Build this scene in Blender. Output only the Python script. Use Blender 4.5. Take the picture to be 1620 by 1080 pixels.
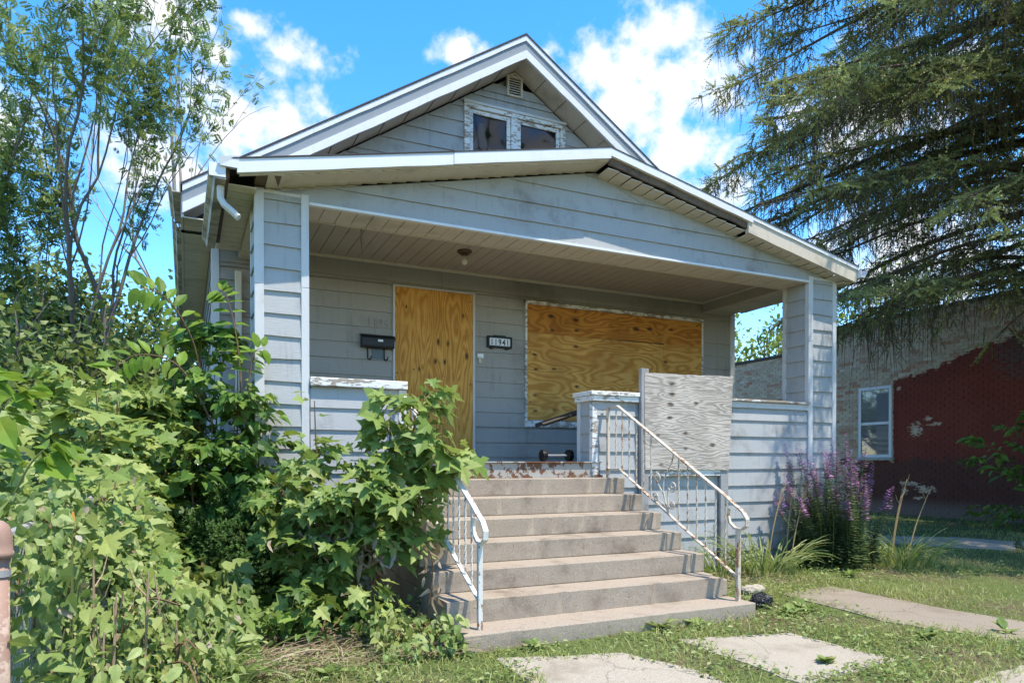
import bpy, bmesh, math, random
import numpy as np
from mathutils import Vector, Matrix
random.seed(7); RNG = np.random.default_rng(11)
sc = bpy.context.scene
for o in list(bpy.data.objects): bpy.data.objects.remove(o)
COL = sc.collection
R = math.radians
# ------------------------------------------------------------------ camera, sky, sun, exposure
cd = bpy.data.cameras.new('camera'); cam = bpy.data.objects.new('camera', cd); COL.objects.link(cam)
cam.location = (-0.5587, -6.5369, 1.3513)
cam.rotation_euler = (math.pi / 2 - 0.0089, 0, -0.4416)
cd.sensor_width = 36; cd.lens = 1092.17 / 1620 * 36
cd.shift_y = 202.0 / 1620; cd.clip_start = .05; cd.clip_end = 1500
sc.camera = cam
SUN_AZ, SUN_EL = R(29), R(67)
S = Vector((math.cos(SUN_EL) * math.sin(SUN_AZ), -math.cos(SUN_EL) * math.cos(SUN_AZ), math.sin(SUN_EL)))
sl = bpy.data.lights.new('sun', 'SUN'); sl.energy = 2.4; sl.angle = R(0.53); sl.color = (1, .92, .79)
so = bpy.data.objects.new('sun', sl); COL.objects.link(so)
so.rotation_euler = (-S).to_track_quat('-Z', 'Y').to_euler(); so.location = (6, -12, 20)
sc.view_settings.view_transform = 'Standard'; sc.view_settings.look = 'None'
sc.view_settings.gamma = 1; sc.view_settings.exposure = 1.6
sc.render.engine = 'CYCLES'
sc.cycles.max_bounces = 8; sc.cycles.transparent_max_bounces = 12
sc.cycles.caustics_reflective = False; sc.cycles.caustics_refractive = False
sc.cycles.use_denoising = True
w = bpy.data.worlds.new('World'); sc.world = w; w.use_nodes = True
def make_world():
    n = w.node_tree.nodes; L = w.node_tree.links
    bg = n['Background']; bg.inputs[1].default_value = .15
    sky = n.new('ShaderNodeTexSky'); sky.sky_type = 'NISHITA'; sky.sun_disc = False
    sky.sun_elevation = SUN_EL; sky.sun_rotation = math.pi - SUN_AZ
    sky.air_density = 1.0; sky.dust_density = .15; sky.ozone_density = 2.2
    tc = n.new('ShaderNodeTexCoord')
    def M(op, a, b=None, c=None):
        m = n.new('ShaderNodeMath'); m.operation = op
        for i, v in enumerate((a, b, c)):
            if v is None: continue
            if hasattr(v, 'type') or hasattr(v, 'is_linked'): L.new(v, m.inputs[i])
            else: m.inputs[i].default_value = v
        return m.outputs[0]
    def dot(vec):
        v = n.new('ShaderNodeVectorMath'); v.operation = 'DOT_PRODUCT'; L.new(tc.outputs['Generated'], v.inputs[0]); v.inputs[1].default_value = vec
        return v.outputs['Value']
    # cumulus clouds: (direction, half width, half height in tangent units)
    rnd = random.Random(3)
    cl = [((.1115, .8635, .4919), .062, .021), ((-.0263, .8672, .4973), .085, .034), ((.036, .878, .477), .025, .016), ((.075, .86, .505), .040, .014),
          ((.0686, .9054, .4189), .10, .055), ((.135, .90, .40), .06, .030), ((-.20, .90, .36), .10, .030), ((-.02, .93, .35), .12, .035), ((-.3, .85, .5), .06, .02),
          ((.5215, .6772, .519), .050, .042), ((.4755, .7307, .4898), .070, .045), ((.5585, .6873, .4644), .085, .05), ((.51, .73, .45), .10, .050), ((.40, .775, .488), .04, .026),
          ((.31, .80, .505), .03, .018), ((.57, .71, .40), .11, .03), ((.60, .72, .34), .12, .022), ((.52, .79, .33), .10, .02), ((.75, .55, .42), .12, .05), ((.80, .55, .25), .16, .05)]
    for k in range(9):                      # the same scattered cumulus all round the sky
        a = R(70) + rnd.random() * R(250); e = R(14 + 40 * rnd.random())
        cl.append(((math.cos(e) * math.sin(a + R(20)), math.cos(e) * math.cos(a + R(20)), math.sin(e)), .05 + .12 * rnd.random(), .03 + .035 * rnd.random()))
    best = None; SQ = 1.9
    sv = n.new('ShaderNodeVectorMath'); sv.operation = 'MULTIPLY'; L.new(tc.outputs['Generated'], sv.inputs[0]); sv.inputs[1].default_value = (1, 1, SQ)
    for d, rx, ry in cl:                     # squashed blobs on the celestial sphere
        c = Vector(d).normalized(); dn = n.new('ShaderNodeVectorMath'); dn.operation = 'DISTANCE'; L.new(sv.outputs[0], dn.inputs[0]); dn.inputs[1].default_value = (c.x, c.y, c.z * SQ)
        f = M('MULTIPLY_ADD', dn.outputs['Value'], -1.6 / ((rx + ry * SQ) * .50), 1.6)
        best = f if best is None else M('MAXIMUM', best, f)
    best = M('MAXIMUM', best, -1.6)
    def noise(sc_, det, ro):
        t = n.new('ShaderNodeTexNoise'); t.inputs['Scale'].default_value = sc_; t.inputs['Detail'].default_value = det; t.inputs['Roughness'].default_value = ro
        L.new(tc.outputs['Generated'], t.inputs['Vector']); return t.outputs['Fac']
    n1 = noise(30, 7, .58); n2 = noise(9, 2, .5)
    v = M('ADD', best, M('MULTIPLY', M('SUBTRACT', n1, .5), 4.4)); v = M('ADD', v, M('MULTIPLY', M('SUBTRACT', n2, .5), 1.6))
    mr = n.new('ShaderNodeMapRange'); mr.interpolation_type = 'SMOOTHSTEP'; L.new(v, mr.inputs[0]); mr.inputs[1].default_value = -.35; mr.inputs[2].default_value = 1.25
    ms = n.new('ShaderNodeMapRange'); L.new(M('ADD', v, M('MULTIPLY', n2, 1.5)), ms.inputs[0]); ms.inputs[1].default_value = .1; ms.inputs[2].default_value = 2.4
    cc = n.new('ShaderNodeMix'); cc.data_type = 'RGBA'; L.new(ms.outputs[0], cc.inputs[0]); cc.inputs[6].default_value = (1.9, 2.2, 2.65, 1); cc.inputs[7].default_value = (2.8, 2.8, 2.8, 1)
    hs = n.new('ShaderNodeHueSaturation'); hs.inputs['Saturation'].default_value = 1.36; hs.inputs['Value'].default_value = .93; L.new(sky.outputs[0], hs.inputs['Color'])
    mx = n.new('ShaderNodeMix'); mx.data_type = 'RGBA'; L.new(M('MULTIPLY', mr.outputs[0], .96), mx.inputs[0]); L.new(hs.outputs[0], mx.inputs[6]); L.new(cc.outputs[2], mx.inputs[7])
    L.new(mx.outputs[2], bg.inputs[0])
make_world()
# ------------------------------------------------------------------ helpers
def tag(o, label=None, cat=None, group=None, kind=None):
    if label: o['label'] = label
    if cat: o['category'] = cat
    if group: o['group'] = group
    if kind: o['kind'] = kind
    return o
def thing(name, loc, label, cat, group=None):
    o = bpy.data.objects.new(name, None); COL.objects.link(o); o.location = loc; o.empty_display_size = .1
    return tag(o, label, cat, group)
def wpos(o):
    p = Vector((0, 0, 0))
    while o is not None: p += o.location; o = o.parent
    return p
def put(name, me, mat, parent=None):
    if mat is not None and not me.materials: me.materials.append(mat)
    o = bpy.data.objects.new(name, me); COL.objects.link(o)
    if parent is not None:
        o.parent = parent; o.location = -wpos(parent)
    return o
class MB:
    def __init__(s): s.v = []; s.f = []
    def poly(s, pts): i = len(s.v); s.v += [tuple(p) for p in pts]; s.f.append(tuple(range(i, i + len(pts))))
    def hexa(s, b, t):
        i = len(s.v); s.v += [tuple(p) for p in b] + [tuple(p) for p in t]
        s.f += [(i+3, i+2, i+1, i), (i+4, i+5, i+6, i+7)] + [(i+k, i+(k+1) % 4, i+4+(k+1) % 4, i+4+k) for k in range(4)]
    def box(s, x0, x1, y0, y1, z0, z1):
        s.hexa([(x0, y0, z0), (x1, y0, z0), (x1, y1, z0), (x0, y1, z0)], [(x0, y0, z1), (x1, y0, z1), (x1, y1, z1), (x0, y1, z1)]); return s
    def prism(s, a, b):       # two matching loops
        n = len(a); i = len(s.v); s.v += [tuple(p) for p in a] + [tuple(p) for p in b]
        s.f += [tuple(range(i + n - 1, i - 1, -1)), tuple(range(i + n, i + 2 * n))] + [(i+k, i+(k+1) % n, i+n+(k+1) % n, i+n+k) for k in range(n)]
        return s
    def tube(s, pts, rad, n=6, cap=True, twist=0, flat=1.0):
        pts = [Vector(p) for p in pts]; m = len(pts)
        if not hasattr(rad, '__len__'): rad = [rad] * m
        i = len(s.v); ref = Vector((.13, .21, .97)); pu = None
        for k, p in enumerate(pts):
            d = (pts[min(k+1, m-1)] - pts[max(k-1, 0)])
            if d.length < 1e-9: d = Vector((0, 0, 1))
            d.normalize()
            if pu is None:
                pu = d.cross(ref if abs(d.dot(ref)) < .95 else Vector((1, 0, 0)))
            u = (pu - d * pu.dot(d)).normalized(); pu = u; v = d.cross(u)
            for j in range(n):
                a = 2 * math.pi * j / n + twist * k
                s.v.append(tuple(p + (u * math.cos(a) + v * (math.sin(a) * flat)) * rad[k]))
        for k in range(m - 1):
            for j in range(n):
                s.f.append((i+k*n+j, i+k*n+(j+1) % n, i+(k+1)*n+(j+1) % n, i+(k+1)*n+j))
        if cap:
            s.f.append(tuple(range(i+n-1, i-1, -1))); s.f.append(tuple(range(i+(m-1)*n, i+m*n)))
        return s
    def lathe(s, c, prof, n=16, axis='Z'):
        i = len(s.v); m = len(prof)
        for r, h in prof:
            for j in range(n):
                a = 2 * math.pi * j / n; x, y = r * math.cos(a), r * math.sin(a)
                s.v.append({'Z': (c[0]+x, c[1]+y, c[2]+h), 'X': (c[0]+h, c[1]+x, c[2]+y), 'Y': (c[0]+x, c[1]+h, c[2]+y)}[axis])
        for k in range(m-1):
            for j in range(n): s.f.append((i+k*n+j, i+k*n+(j+1) % n, i+(k+1)*n+(j+1) % n, i+(k+1)*n+j))
        s.f.append(tuple(range(i+n-1, i-1, -1))); s.f.append(tuple(range(i+(m-1)*n, i+m*n)))
        return s
    def build(s, name, mat, parent=None, smooth=False, bevel=0):
        me = bpy.data.meshes.new(name); me.from_pydata(s.v, [], s.f); me.update()
        if smooth: me.polygons.foreach_set('use_smooth', [True] * len(me.polygons))
        o = put(name, me, mat, parent)
        if bevel:
            b = o.modifiers.new('bevel', 'BEVEL'); b.width = bevel; b.segments = 2; b.limit_method = 'ANGLE'
        return o
def fixn(o):
    bm = bmesh.new(); bm.from_mesh(o.data); bmesh.ops.recalc_face_normals(bm, faces=bm.faces); bm.to_mesh(o.data); bm.free(); return o
# ---- node material kit
class NM:
    def __init__(s, name):
        s.m = bpy.data.materials.new(name); s.m.use_nodes = True; s.n = s.m.node_tree.nodes; s.L = s.m.node_tree.links
        s.p = s.n['Principled BSDF']; s.out = s.n['Material Output']; s._pos = None
    def pos(s, scale=(1, 1, 1), rot=(0, 0, 0)):
        if s._pos is None: s._pos = s.n.new('ShaderNodeNewGeometry').outputs['Position']
        mp = s.n.new('ShaderNodeMapping'); mp.inputs['Scale'].default_value = scale; mp.inputs['Rotation'].default_value = rot; s.L.new(s._pos, mp.inputs[0]); return mp.outputs[0]
    def setv(s, sock, v):
        if hasattr(v, 'is_linked'): s.L.new(v, sock)
        else: sock.default_value = v
    def noise(s, scale, vec=None, detail=5, rough=.55, dist=0):
        t = s.n.new('ShaderNodeTexNoise'); t.inputs['Scale'].default_value = scale; t.inputs['Detail'].default_value = detail; t.inputs['Roughness'].default_value = rough; t.inputs['Distortion'].default_value = dist
        s.L.new(vec if vec is not None else s.pos(), t.inputs['Vector']); return t.outputs['Fac']
    def math(s, op, a, b=0.0, c=None, clamp=False):
        m = s.n.new('ShaderNodeMath'); m.operation = op; m.use_clamp = clamp
        s.setv(m.inputs[0], a); s.setv(m.inputs[1], b)
        if c is not None: s.setv(m.inputs[2], c)
        return m.outputs[0]
    def rng(s, v, a, b, c=0, d=1, smooth=True):
        m = s.n.new('ShaderNodeMapRange'); m.interpolation_type = 'SMOOTHSTEP' if smooth else 'LINEAR'; s.L.new(v, m.inputs[0])
        for k, x in enumerate((a, b, c, d)): m.inputs[k+1].default_value = x
        return m.outputs[0]
    def mix(s, f, a, b, mode='MIX'):
        m = s.n.new('ShaderNodeMix'); m.data_type = 'RGBA'; m.blend_type = mode
        s.setv(m.inputs[0], f)
        for k, c in ((6, a), (7, b)):
            if hasattr(c, 'is_linked'): s.L.new(c, m.inputs[k])
            else: m.inputs[k].default_value = (*c[:3], 1)
        return m.outputs[2]
    def bump(s, h, strength, dist=.01):
        b = s.n.new('ShaderNodeBump'); b.inputs['Strength'].default_value = strength; b.inputs['Distance'].default_value = dist; s.L.new(h, b.inputs['Height']); s.L.new(b.outputs[0], s.p.inputs['Normal'])
    def xyz(s):
        x = s.n.new('ShaderNodeSeparateXYZ'); s.L.new(s.pos(), x.inputs[0]); return x.outputs
    def fin(s, col, rough=.7, spec=.3, metal=0):
        s.setv(s.p.inputs['Base Color'], col if hasattr(col, 'is_linked') else (*col, 1)); s.setv(s.p.inputs['Roughness'], rough); s.p.inputs['Specular IOR Level'].default_value = spec; s.p.inputs['Metallic'].default_value = metal
        return s.m
def lay(c, k): return tuple(min(1, x * k) for x in c)
def paint(name, c, var=.12, scale=3, rough=.6, dirt=None, damt=.4, dscale=1.3, bump=.15, bscale=60, stretch=(1, 1, 1), spec=.3, chips=None, chipcol=(.3, .27, .24), dlo=.5, dhi=.72):
    k = NM(name); col = k.mix(k.noise(scale), lay(c, 1 - var), lay(c, 1 + var))
    col = k.mix(k.math('MULTIPLY', k.noise(bscale * 2, k.pos(stretch)), .22), col, lay(c, .55))
    if dirt: col = k.mix(k.math('MULTIPLY', k.rng(k.noise(dscale, detail=8, rough=.65), dlo, dhi), damt), col, dirt)
    if dirt: col = k.mix(k.math('MULTIPLY', k.rng(k.noise(7, k.pos((3, 3, .22)), detail=5), .54, .76), damt * .55), col, dirt)
    if chips: col = k.mix(k.rng(k.noise(chips[0], k.pos(chips[2]), detail=7, rough=.7), chips[1], chips[1] + .03), col, chipcol)
    k.bump(k.noise(bscale, k.pos(stretch), detail=6), bump, .01)
    return k.fin(col, rough, spec)
SIDING = paint('siding_paint', (.385, .39, .385), .09, 1.2, .62, dirt=(.17, .15, .125), damt=.62, dscale=2.1, bump=.35, bscale=18, stretch=(.5, .5, 9), chips=(9, .70, (.6, .6, 2)), chipcol=(.52, .53, .53))
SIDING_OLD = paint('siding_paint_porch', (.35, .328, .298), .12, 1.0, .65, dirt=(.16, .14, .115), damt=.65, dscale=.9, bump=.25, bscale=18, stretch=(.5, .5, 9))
TRIM = paint('white_trim', (.58, .575, .565), .05, 3, .5, dirt=(.36, .33, .29), damt=.45, dscale=3, bump=.2, bscale=30, stretch=(3, 3, .6))
FASCIA = paint('white_metal_fascia', (.70, .71, .72), .03, 2, .4, dirt=(.5, .47, .43), damt=.25, dscale=4, bump=.12, bscale=5)
FASCIA_GREY = paint('grey_rake_board', (.24, .265, .29), .05, 2, .5, dirt=(.3, .28, .26), damt=.3, dscale=5, bump=.12, bscale=6)
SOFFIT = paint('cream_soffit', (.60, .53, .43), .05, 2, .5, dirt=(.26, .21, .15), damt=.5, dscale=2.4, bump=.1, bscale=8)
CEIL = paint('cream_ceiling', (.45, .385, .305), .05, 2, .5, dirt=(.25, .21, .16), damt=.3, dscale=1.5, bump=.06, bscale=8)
GUTTER = paint('stained_gutter', (.46, .41, .34), .1, 3, .45, dirt=(.15, .115, .08), damt=.85, dscale=4.5, bump=.15, bscale=10, dlo=.42, dhi=.62)
DARKWOOD = paint('rotten_board', (.17, .12, .085), .25, 5, .85, dirt=(.06, .045, .035), damt=.7, dscale=6, bump=.6, bscale=20, stretch=(1, 1, 5))
SHINGLE = paint('asphalt_shingle', (.065, .058, .062), .3, 20, .9, bump=.7, bscale=160)
BLACK = paint('black_metal', (.012, .012, .013), .2, 8, .38, bump=.05)
DARKMETAL = paint('dark_brown_metal', (.05, .042, .036), .2, 8, .5, bump=.05)
DARK = paint('dark_void', (.02, .018, .016), .2, 8, .9)
def m_peel(name, c, rust, thr, scale=22, stretch=(1, 1, 1), bump=.5, rough=.6):
    k = NM(name); h = k.noise(scale, k.pos(stretch), detail=9, rough=.68); h2 = k.noise(3.1, detail=4)
    mk = k.rng(k.math('ADD', h, k.math('MULTIPLY', k.math('SUBTRACT', h2, .5), .5)), thr, thr + .025)
    r2 = k.mix(k.noise(40, detail=5), lay(rust, .5), lay(rust, 1.6)); c2 = k.mix(k.noise(8), lay(c, .82), lay(c, 1.1))
    k.bump(k.math('SUBTRACT', h, k.math('MULTIPLY', mk, .25)), bump, .006); return k.fin(k.mix(mk, c2, r2), rough)
RAILM = m_peel('peeling_white_iron', (.62, .60, .55), (.24, .12, .06), .585, 34, (1, 1, .5))
RAILR = m_peel('rusty_cream_iron', (.58, .49, .385), (.27, .15, .075), .545, 34, (1, 1, .5))
SILLP = m_peel('peeling_white_wood', (.72, .71, .68), (.30, .25, .20), .52, 14, (.7, 1, 2.4))
LINTEL = m_peel('rusty_painted_steel', (.36, .335, .295), (.13, .06, .03), .50, 11, (1, 1, .8))
PIPE = m_peel('rusty_pipe', (.33, .20, .15), (.40, .29, .22), .52, 16)
def m_conc(name, c, fine=140, dirt=(.13, .11, .09), damt=.45, dscale=1.6, crack=.7):
    k = NM(name); sp = k.noise(fine, detail=3, rough=.7); col = k.mix(k.rng(sp, .3, .7), lay(c, .72), lay(c, 1.22))
    col = k.mix(k.math('MULTIPLY', k.rng(k.noise(dscale, detail=9, rough=.65), .48, .74), damt), col, dirt)
    vo = k.n.new('ShaderNodeTexVoronoi'); vo.feature = 'DISTANCE_TO_EDGE'; vo.inputs['Scale'].default_value = .75; wv = k.n.new('ShaderNodeVectorMath'); wv.operation = 'MULTIPLY_ADD'; k.L.new(k.pos(), wv.inputs[0]); wv.inputs[1].default_value = (1, 1, 1); nz = k.n.new('ShaderNodeTexNoise'); nz.inputs['Scale'].default_value = 5; nz.inputs['Detail'].default_value = 5; k.L.new(k.pos(), nz.inputs['Vector']); sc3 = k.n.new('ShaderNodeVectorMath'); sc3.operation = 'SCALE'; k.L.new(nz.outputs['Color'], sc3.inputs[0]); sc3.inputs['Scale'].default_value = .3; k.L.new(sc3.outputs[0], wv.inputs[2]); k.L.new(wv.outputs[0], vo.inputs['Vector'])
    col = k.mix(k.rng(vo.outputs['Distance'], .002, .005, crack, 0), col, lay(c, .3)); pit = k.rng(k.noise(33, detail=2), .70, .74); col = k.mix(k.math('MULTIPLY', pit, .6), col, lay(c, .3))
    k.bump(k.math('SUBTRACT', k.math('ADD', k.noise(9, detail=6), k.math('MULTIPLY', sp, .3)), k.math('MULTIPLY', pit, .5)), .45, .012); return k.fin(col, .88, .2)
CONC = m_conc('concrete_steps', (.35, .288, .222), 130, (.13, .095, .065), .75, 2.6, .0)
SLABM = m_conc('concrete_slab', (.37, .325, .255), 120, (.20, .16, .11), .6, 2.2, .45)
SLABD = m_conc('concrete_path_old', (.27, .225, .17), 100, (.16, .125, .09), .7, 1.8)
def m_ply(name, ax, c0, c1, cdark, knots, freq=34, stretch=2.6, grey=False):
    """rotary-cut plywood on a wall: ax = grain along 'Z' or 'X'; knots = (x, z, strength)"""
    k = NM(name); st = (stretch, .3, .5) if ax == 'Z' else (.8, .3, stretch)
    X, Y, Z = k.xyz(); base = k.noise(1.25, k.pos(st), detail=2, rough=.45, dist=.25); ph = k.math('MULTIPLY', base, freq); core = None; knz = k.noise(28, k.pos((1, 1, .5) if ax == 'Z' else (.5, 1, 1)), detail=4)
    for x, z, s in knots:
        dx = k.math('SUBTRACT', X, x); dz = k.math('SUBTRACT', Z, z)
        if ax == 'Z': dz = k.math('MULTIPLY', dz, .5)
        else: dx = k.math('MULTIPLY', dx, .5)
        d2 = k.math('ADD', k.math('MULTIPLY', dx, dx), k.math('MULTIPLY', dz, dz))
        ph = k.math('ADD', ph, k.math('MULTIPLY', k.math('POWER', 2.718, k.math('MULTIPLY', d2, -120.)), 2.6 * s))
        kk = k.rng(k.math('ADD', d2, k.math('MULTIPLY', k.math('SUBTRACT', knz, .5), .0011)), -.0002, .0008 * s, 1, 0); core = kk if core is None else k.math('MAXIMUM', core, kk)
    rings = k.math('ABSOLUTE', k.math('SINE', k.math('ADD', ph, k.math('MULTIPLY', k.noise(7, k.pos(st)), 1.0)))); rings = k.math('POWER', rings, 2.2)
    fib = k.noise(26, k.pos((12, 1, .7) if ax == 'Z' else (.7, 1, 12)), detail=5)
    col = k.mix(rings, c1, c0); col = k.mix(k.math('MULTIPLY', k.rng(fib, .42, .75), .45), col, cdark if grey else lay(c0, .62))
    col = k.mix(k.math('MULTIPLY', k.rng(k.noise(1.7, detail=3), .45, .7), .45), col, lay(c0, .66) if not grey else lay(c1, 1.25))
    if core is not None: col = k.mix(core, col, cdark)
    k.bump(k.math('ADD', fib, k.math('MULTIPLY', rings, .5)), .9 if grey else .12, .006); return k.fin(col, .75 if grey else .6, .2)
PLY_DOOR = m_ply('plywood_door', 'Z', (.47, .20, .035), (.69, .36, .08), (.035, .018, .01), [(2.43, 2.93, 1), (2.56, 2.92, 1), (2.39, 2.68, 1), (2.52, 2.68, 1), (2.83, 2.77, 1.6), (2.17, 2.56, .8), (2.0, 3.36, .6), (2.78, 3.3, .6)], 58, 3.4)
PLY_WIN = m_ply('plywood_window_sheet', 'X', (.47, .21, .042), (.68, .38, .10), (.045, .022, .012), [(3.84, 2.86, .8), (3.86, 2.66, .8), (4.15, 2.68, .8), (4.5, 3.02, 1), (3.85, 2.30, .8), (3.86, 2.08, .8), (4.16, 2.1, .8), (4.52, 2.45, .9), (6.1, 2.9, 1), (6.25, 2.2, 1)], 34, 2.8)
PLY_TOP = m_ply('plywood_window_strip', 'X', (.36, .13, .02), (.58, .26, .048), (.04, .02, .012), [(4.10, 3.42, 1.4), (4.5, 3.40, 1.5), (4.12, 3.22, 1), (4.52, 3.25, 1.3), (5.55, 3.36, 2), (5.8, 3.38, 1.6), (6.2, 3.4, 1)], 40, 2.6)
PLY_GREY = m_ply('weathered_plywood', 'X', (.34, .295, .25), (.54, .485, .42), (.075, .058, .045), [(4.55, 2.27, 1.0), (4.55, 2.15, 1.2), (4.53, 2.03, 1.4), (4.9, 2.06, 1), (4.52, 1.88, 1), (4.75, 1.70, 1), (4.35, 1.67, .8), (4.75, 1.52, .8), (5.15, 1.57, 1.5), (4.4, 1.33, .8)], 46, 6.5, True)
GREYWOOD = paint('weathered_lumber', (.33, .32, .31), .2, 6, .85, dirt=(.12, .1, .085), damt=.5, dscale=5, bump=.6, bscale=22, stretch=(6, 6, .6))
def m_flat(name, c, rough=.6, spec=.3): return paint(name, c, .06, 6, rough, bump=.04, spec=spec)
WHITEP = m_flat('white_panel', (.82, .83, .84), .35); IVORY = m_flat('ivory_plastic', (.55, .50, .38)); BRASS = m_flat('aged_brass', (.09, .06, .025), .4); BULB = m_flat('white_bulb', (.80, .77, .68), .15)
CURTAIN = paint('white_curtain', (.62, .63, .64), .1, 5, .8, bump=.5, bscale=7, stretch=(4, 4, .4))
def m_glass(name, tint=(.02, .022, .025), t=.55):
    k = NM(name); k.n.remove(k.p); tr = k.n.new('ShaderNodeBsdfTransparent'); gl = k.n.new('ShaderNodeBsdfGlossy'); gl.inputs['Roughness'].default_value = .03; gl.inputs['Color'].default_value = (.9, .9, .92, 1)
    tr.inputs['Color'].default_value = (t, t, t, 1)
    fr = k.n.new('ShaderNodeFresnel'); fr.inputs[0].default_value = 1.45; mx = k.n.new('ShaderNodeMixShader'); k.L.new(fr.outputs[0], mx.inputs[0]); k.L.new(tr.outputs[0], mx.inputs[1]); k.L.new(gl.outputs[0], mx.inputs[2]); k.L.new(mx.outputs[0], k.out.inputs[0]); return k.m
GLASS = m_glass('window_glass')
def m_leaf(name, cols, rough=.45, trans=.38, spec=.25):
    """cols: dark .. light by the per-leaf attribute"""
    k = NM(name); at = k.n.new('ShaderNodeAttribute'); at.attribute_name = 'rnd'
    rp = k.n.new('ShaderNodeValToRGB'); k.L.new(at.outputs['Fac'], rp.inputs[0]); e = rp.color_ramp.elements
    while len(e) < len(cols): e.new(.5)
    for i, c in enumerate(cols): e[i].position = i / (len(cols) - 1); e[i].color = (*c, 1)
    col = k.mix(k.math('MULTIPLY', k.noise(30), .35), rp.outputs[0], (.03, .05, .012))
    col = k.mix(k.math('MULTIPLY', k.rng(k.noise(2.6, detail=5), .55, .76), .38), col, (.40, .34, .09) if trans > .3 else (.16, .13, .05))
    k.fin(col, rough, spec); tl = k.n.new('ShaderNodeBsdfTranslucent'); k.L.new(k.mix(.35, col, (.28, .34, .03)), tl.inputs['Color'])
    mx = k.n.new('ShaderNodeMixShader'); mx.inputs[0].default_value = trans; k.L.new(k.p.outputs[0], mx.inputs[1]); k.L.new(tl.outputs[0], mx.inputs[2]); k.L.new(mx.outputs[0], k.out.inputs[0]); return k.m
LF_MAPLE = m_leaf('maple_leaf', [(0.072, 0.132, 0.03), (0.18, 0.276, 0.06), (0.3, 0.396, 0.102), (0.48, 0.54, 0.168)])
LF_VINE = m_leaf('vine_leaf', [(0.044, 0.106, 0.022), (0.106, 0.213, 0.037), (0.188, 0.312, 0.056), (0.338, 0.463, 0.1)])
LF_BRIGHT = m_leaf('young_leaf', [(0.115, 0.218, 0.023), (0.196, 0.333, 0.034), (0.287, 0.437, 0.057)], trans=.5)
LF_WEED = m_leaf('weed_leaf', [(0.096, 0.156, 0.042), (0.204, 0.294, 0.072), (0.336, 0.42, 0.132), (0.504, 0.552, 0.228)])
LF_YEW = m_leaf('yew_needle', [(0.035, 0.078, 0.023), (0.069, 0.146, 0.035), (0.156, 0.273, 0.058)], trans=.2)
LF_TREE = m_leaf('tree_leaf', [(0.066, 0.102, 0.026), (0.132, 0.186, 0.048), (0.228, 0.288, 0.078), (0.36, 0.396, 0.144)], trans=.35)
LF_LOCUST = m_leaf('locust_leaf', [(0.092, 0.147, 0.046), (0.156, 0.239, 0.074), (0.258, 0.35, 0.11), (0.368, 0.46, 0.166)], trans=.35)
LF_YELLOW = m_leaf('sunny_tree_leaf', [(0.108, 0.180, 0.036), (0.204, 0.288, 0.054), (0.360, 0.432, 0.096)], trans=.45)
LF_SPRUCE = m_leaf('spruce_needle', [(0.074, 0.074, 0.039), (0.163, 0.163, 0.067), (0.282, 0.289, 0.111), (0.533, 0.549, 0.207)], trans=.22, rough=.6)
LF_GRASS = m_leaf('grass_blade', [(0.222, 0.273, 0.074), (0.355, 0.415, 0.119), (0.532, 0.547, 0.207), (0.739, 0.651, 0.325)], trans=.4)
LF_STRAP = m_leaf('daylily_leaf', [(0.11, 0.179, 0.048), (0.221, 0.304, 0.083), (0.373, 0.428, 0.166), (0.552, 0.552, 0.276)], trans=.4)
LF_DRY = m_leaf('dry_leaf', [(.20, .13, .075), (.33, .24, .16), (.50, .42, .33)], trans=.25, rough=.8)
LF_STRAW = m_leaf('straw', [(.22, .155, .09), (.36, .27, .17), (.52, .42, .28)], trans=.1, rough=.8)
LF_PURPLE = m_leaf('purple_petal', [(.38, .13, .40), (.50, .21, .52), (.62, .36, .62)], trans=.4)
BARK = paint('grey_brown_bark', (.15, .125, .095), .3, 9, .9, bump=.8, bscale=30, stretch=(3, 3, .7))
BARKL = paint('pale_bark', (.28, .25, .21), .25, 9, .9, bump=.6, bscale=30, stretch=(3, 3, .7))
BARKR = paint('spruce_bark', (.13, .085, .06), .3, 9, .9, bump=.8, bscale=30, stretch=(3, 3, .7))
STEM = paint('reddish_stem', (.17, .10, .055), .3, 12, .8); STEMG = paint('green_stem', (.13, .15, .05), .3, 12, .7)
# ---- leaf shapes
def half(pts, fold=.12, droop=.12):
    """mirror a half outline (x, y>=0) into a folded leaf: verts, tris"""
    v = []; f = []; n = len(pts)
    for x, y in pts: v.append((x, 0 if y == 0 else y, y * fold - droop * x * x))
    for x, y in pts: v.append((x, -y, y * fold - droop * x * x))
    c = len(v); v.append((.34, 0, -droop * .1)); 
    for i in range(n - 1):
        f.append((c, i, i + 1)); f.append((c, n + i + 1, n + i))
    return np.array(v, float), np.array(f, int)
SH_MAPLE = half([(0, 0), (.05, .14), (-.02, .38), (.16, .28), (.28, .30), (.30, .46), (.52, .62), (.50, .36), (.50, .17), (.68, .24), (.74, .12), (1, 0)], .16, .22)
SH_OVAL = half([(0, 0), (.15, .17), (.42, .27), (.72, .20), (1, 0)], .25, .25)
SH_HEART = half([(0, 0), (-.10, .20), (.08, .38), (.45, .33), (.75, .14), (1, 0)], .2, .25)
SH_LANCE = (np.array([(0, 0, 0), (.4, .17, .02), (.4, -.17, .02), (1, 0, -.15)]), np.array([(0, 2, 1), (1, 2, 3)]))
SH_QUAD = (np.array([(0, 0, 0), (.35, .32, .04), (.45, -.30, .03), (1, 0, -.12)]), np.array([(0, 2, 1), (1, 2, 3)]))
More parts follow.
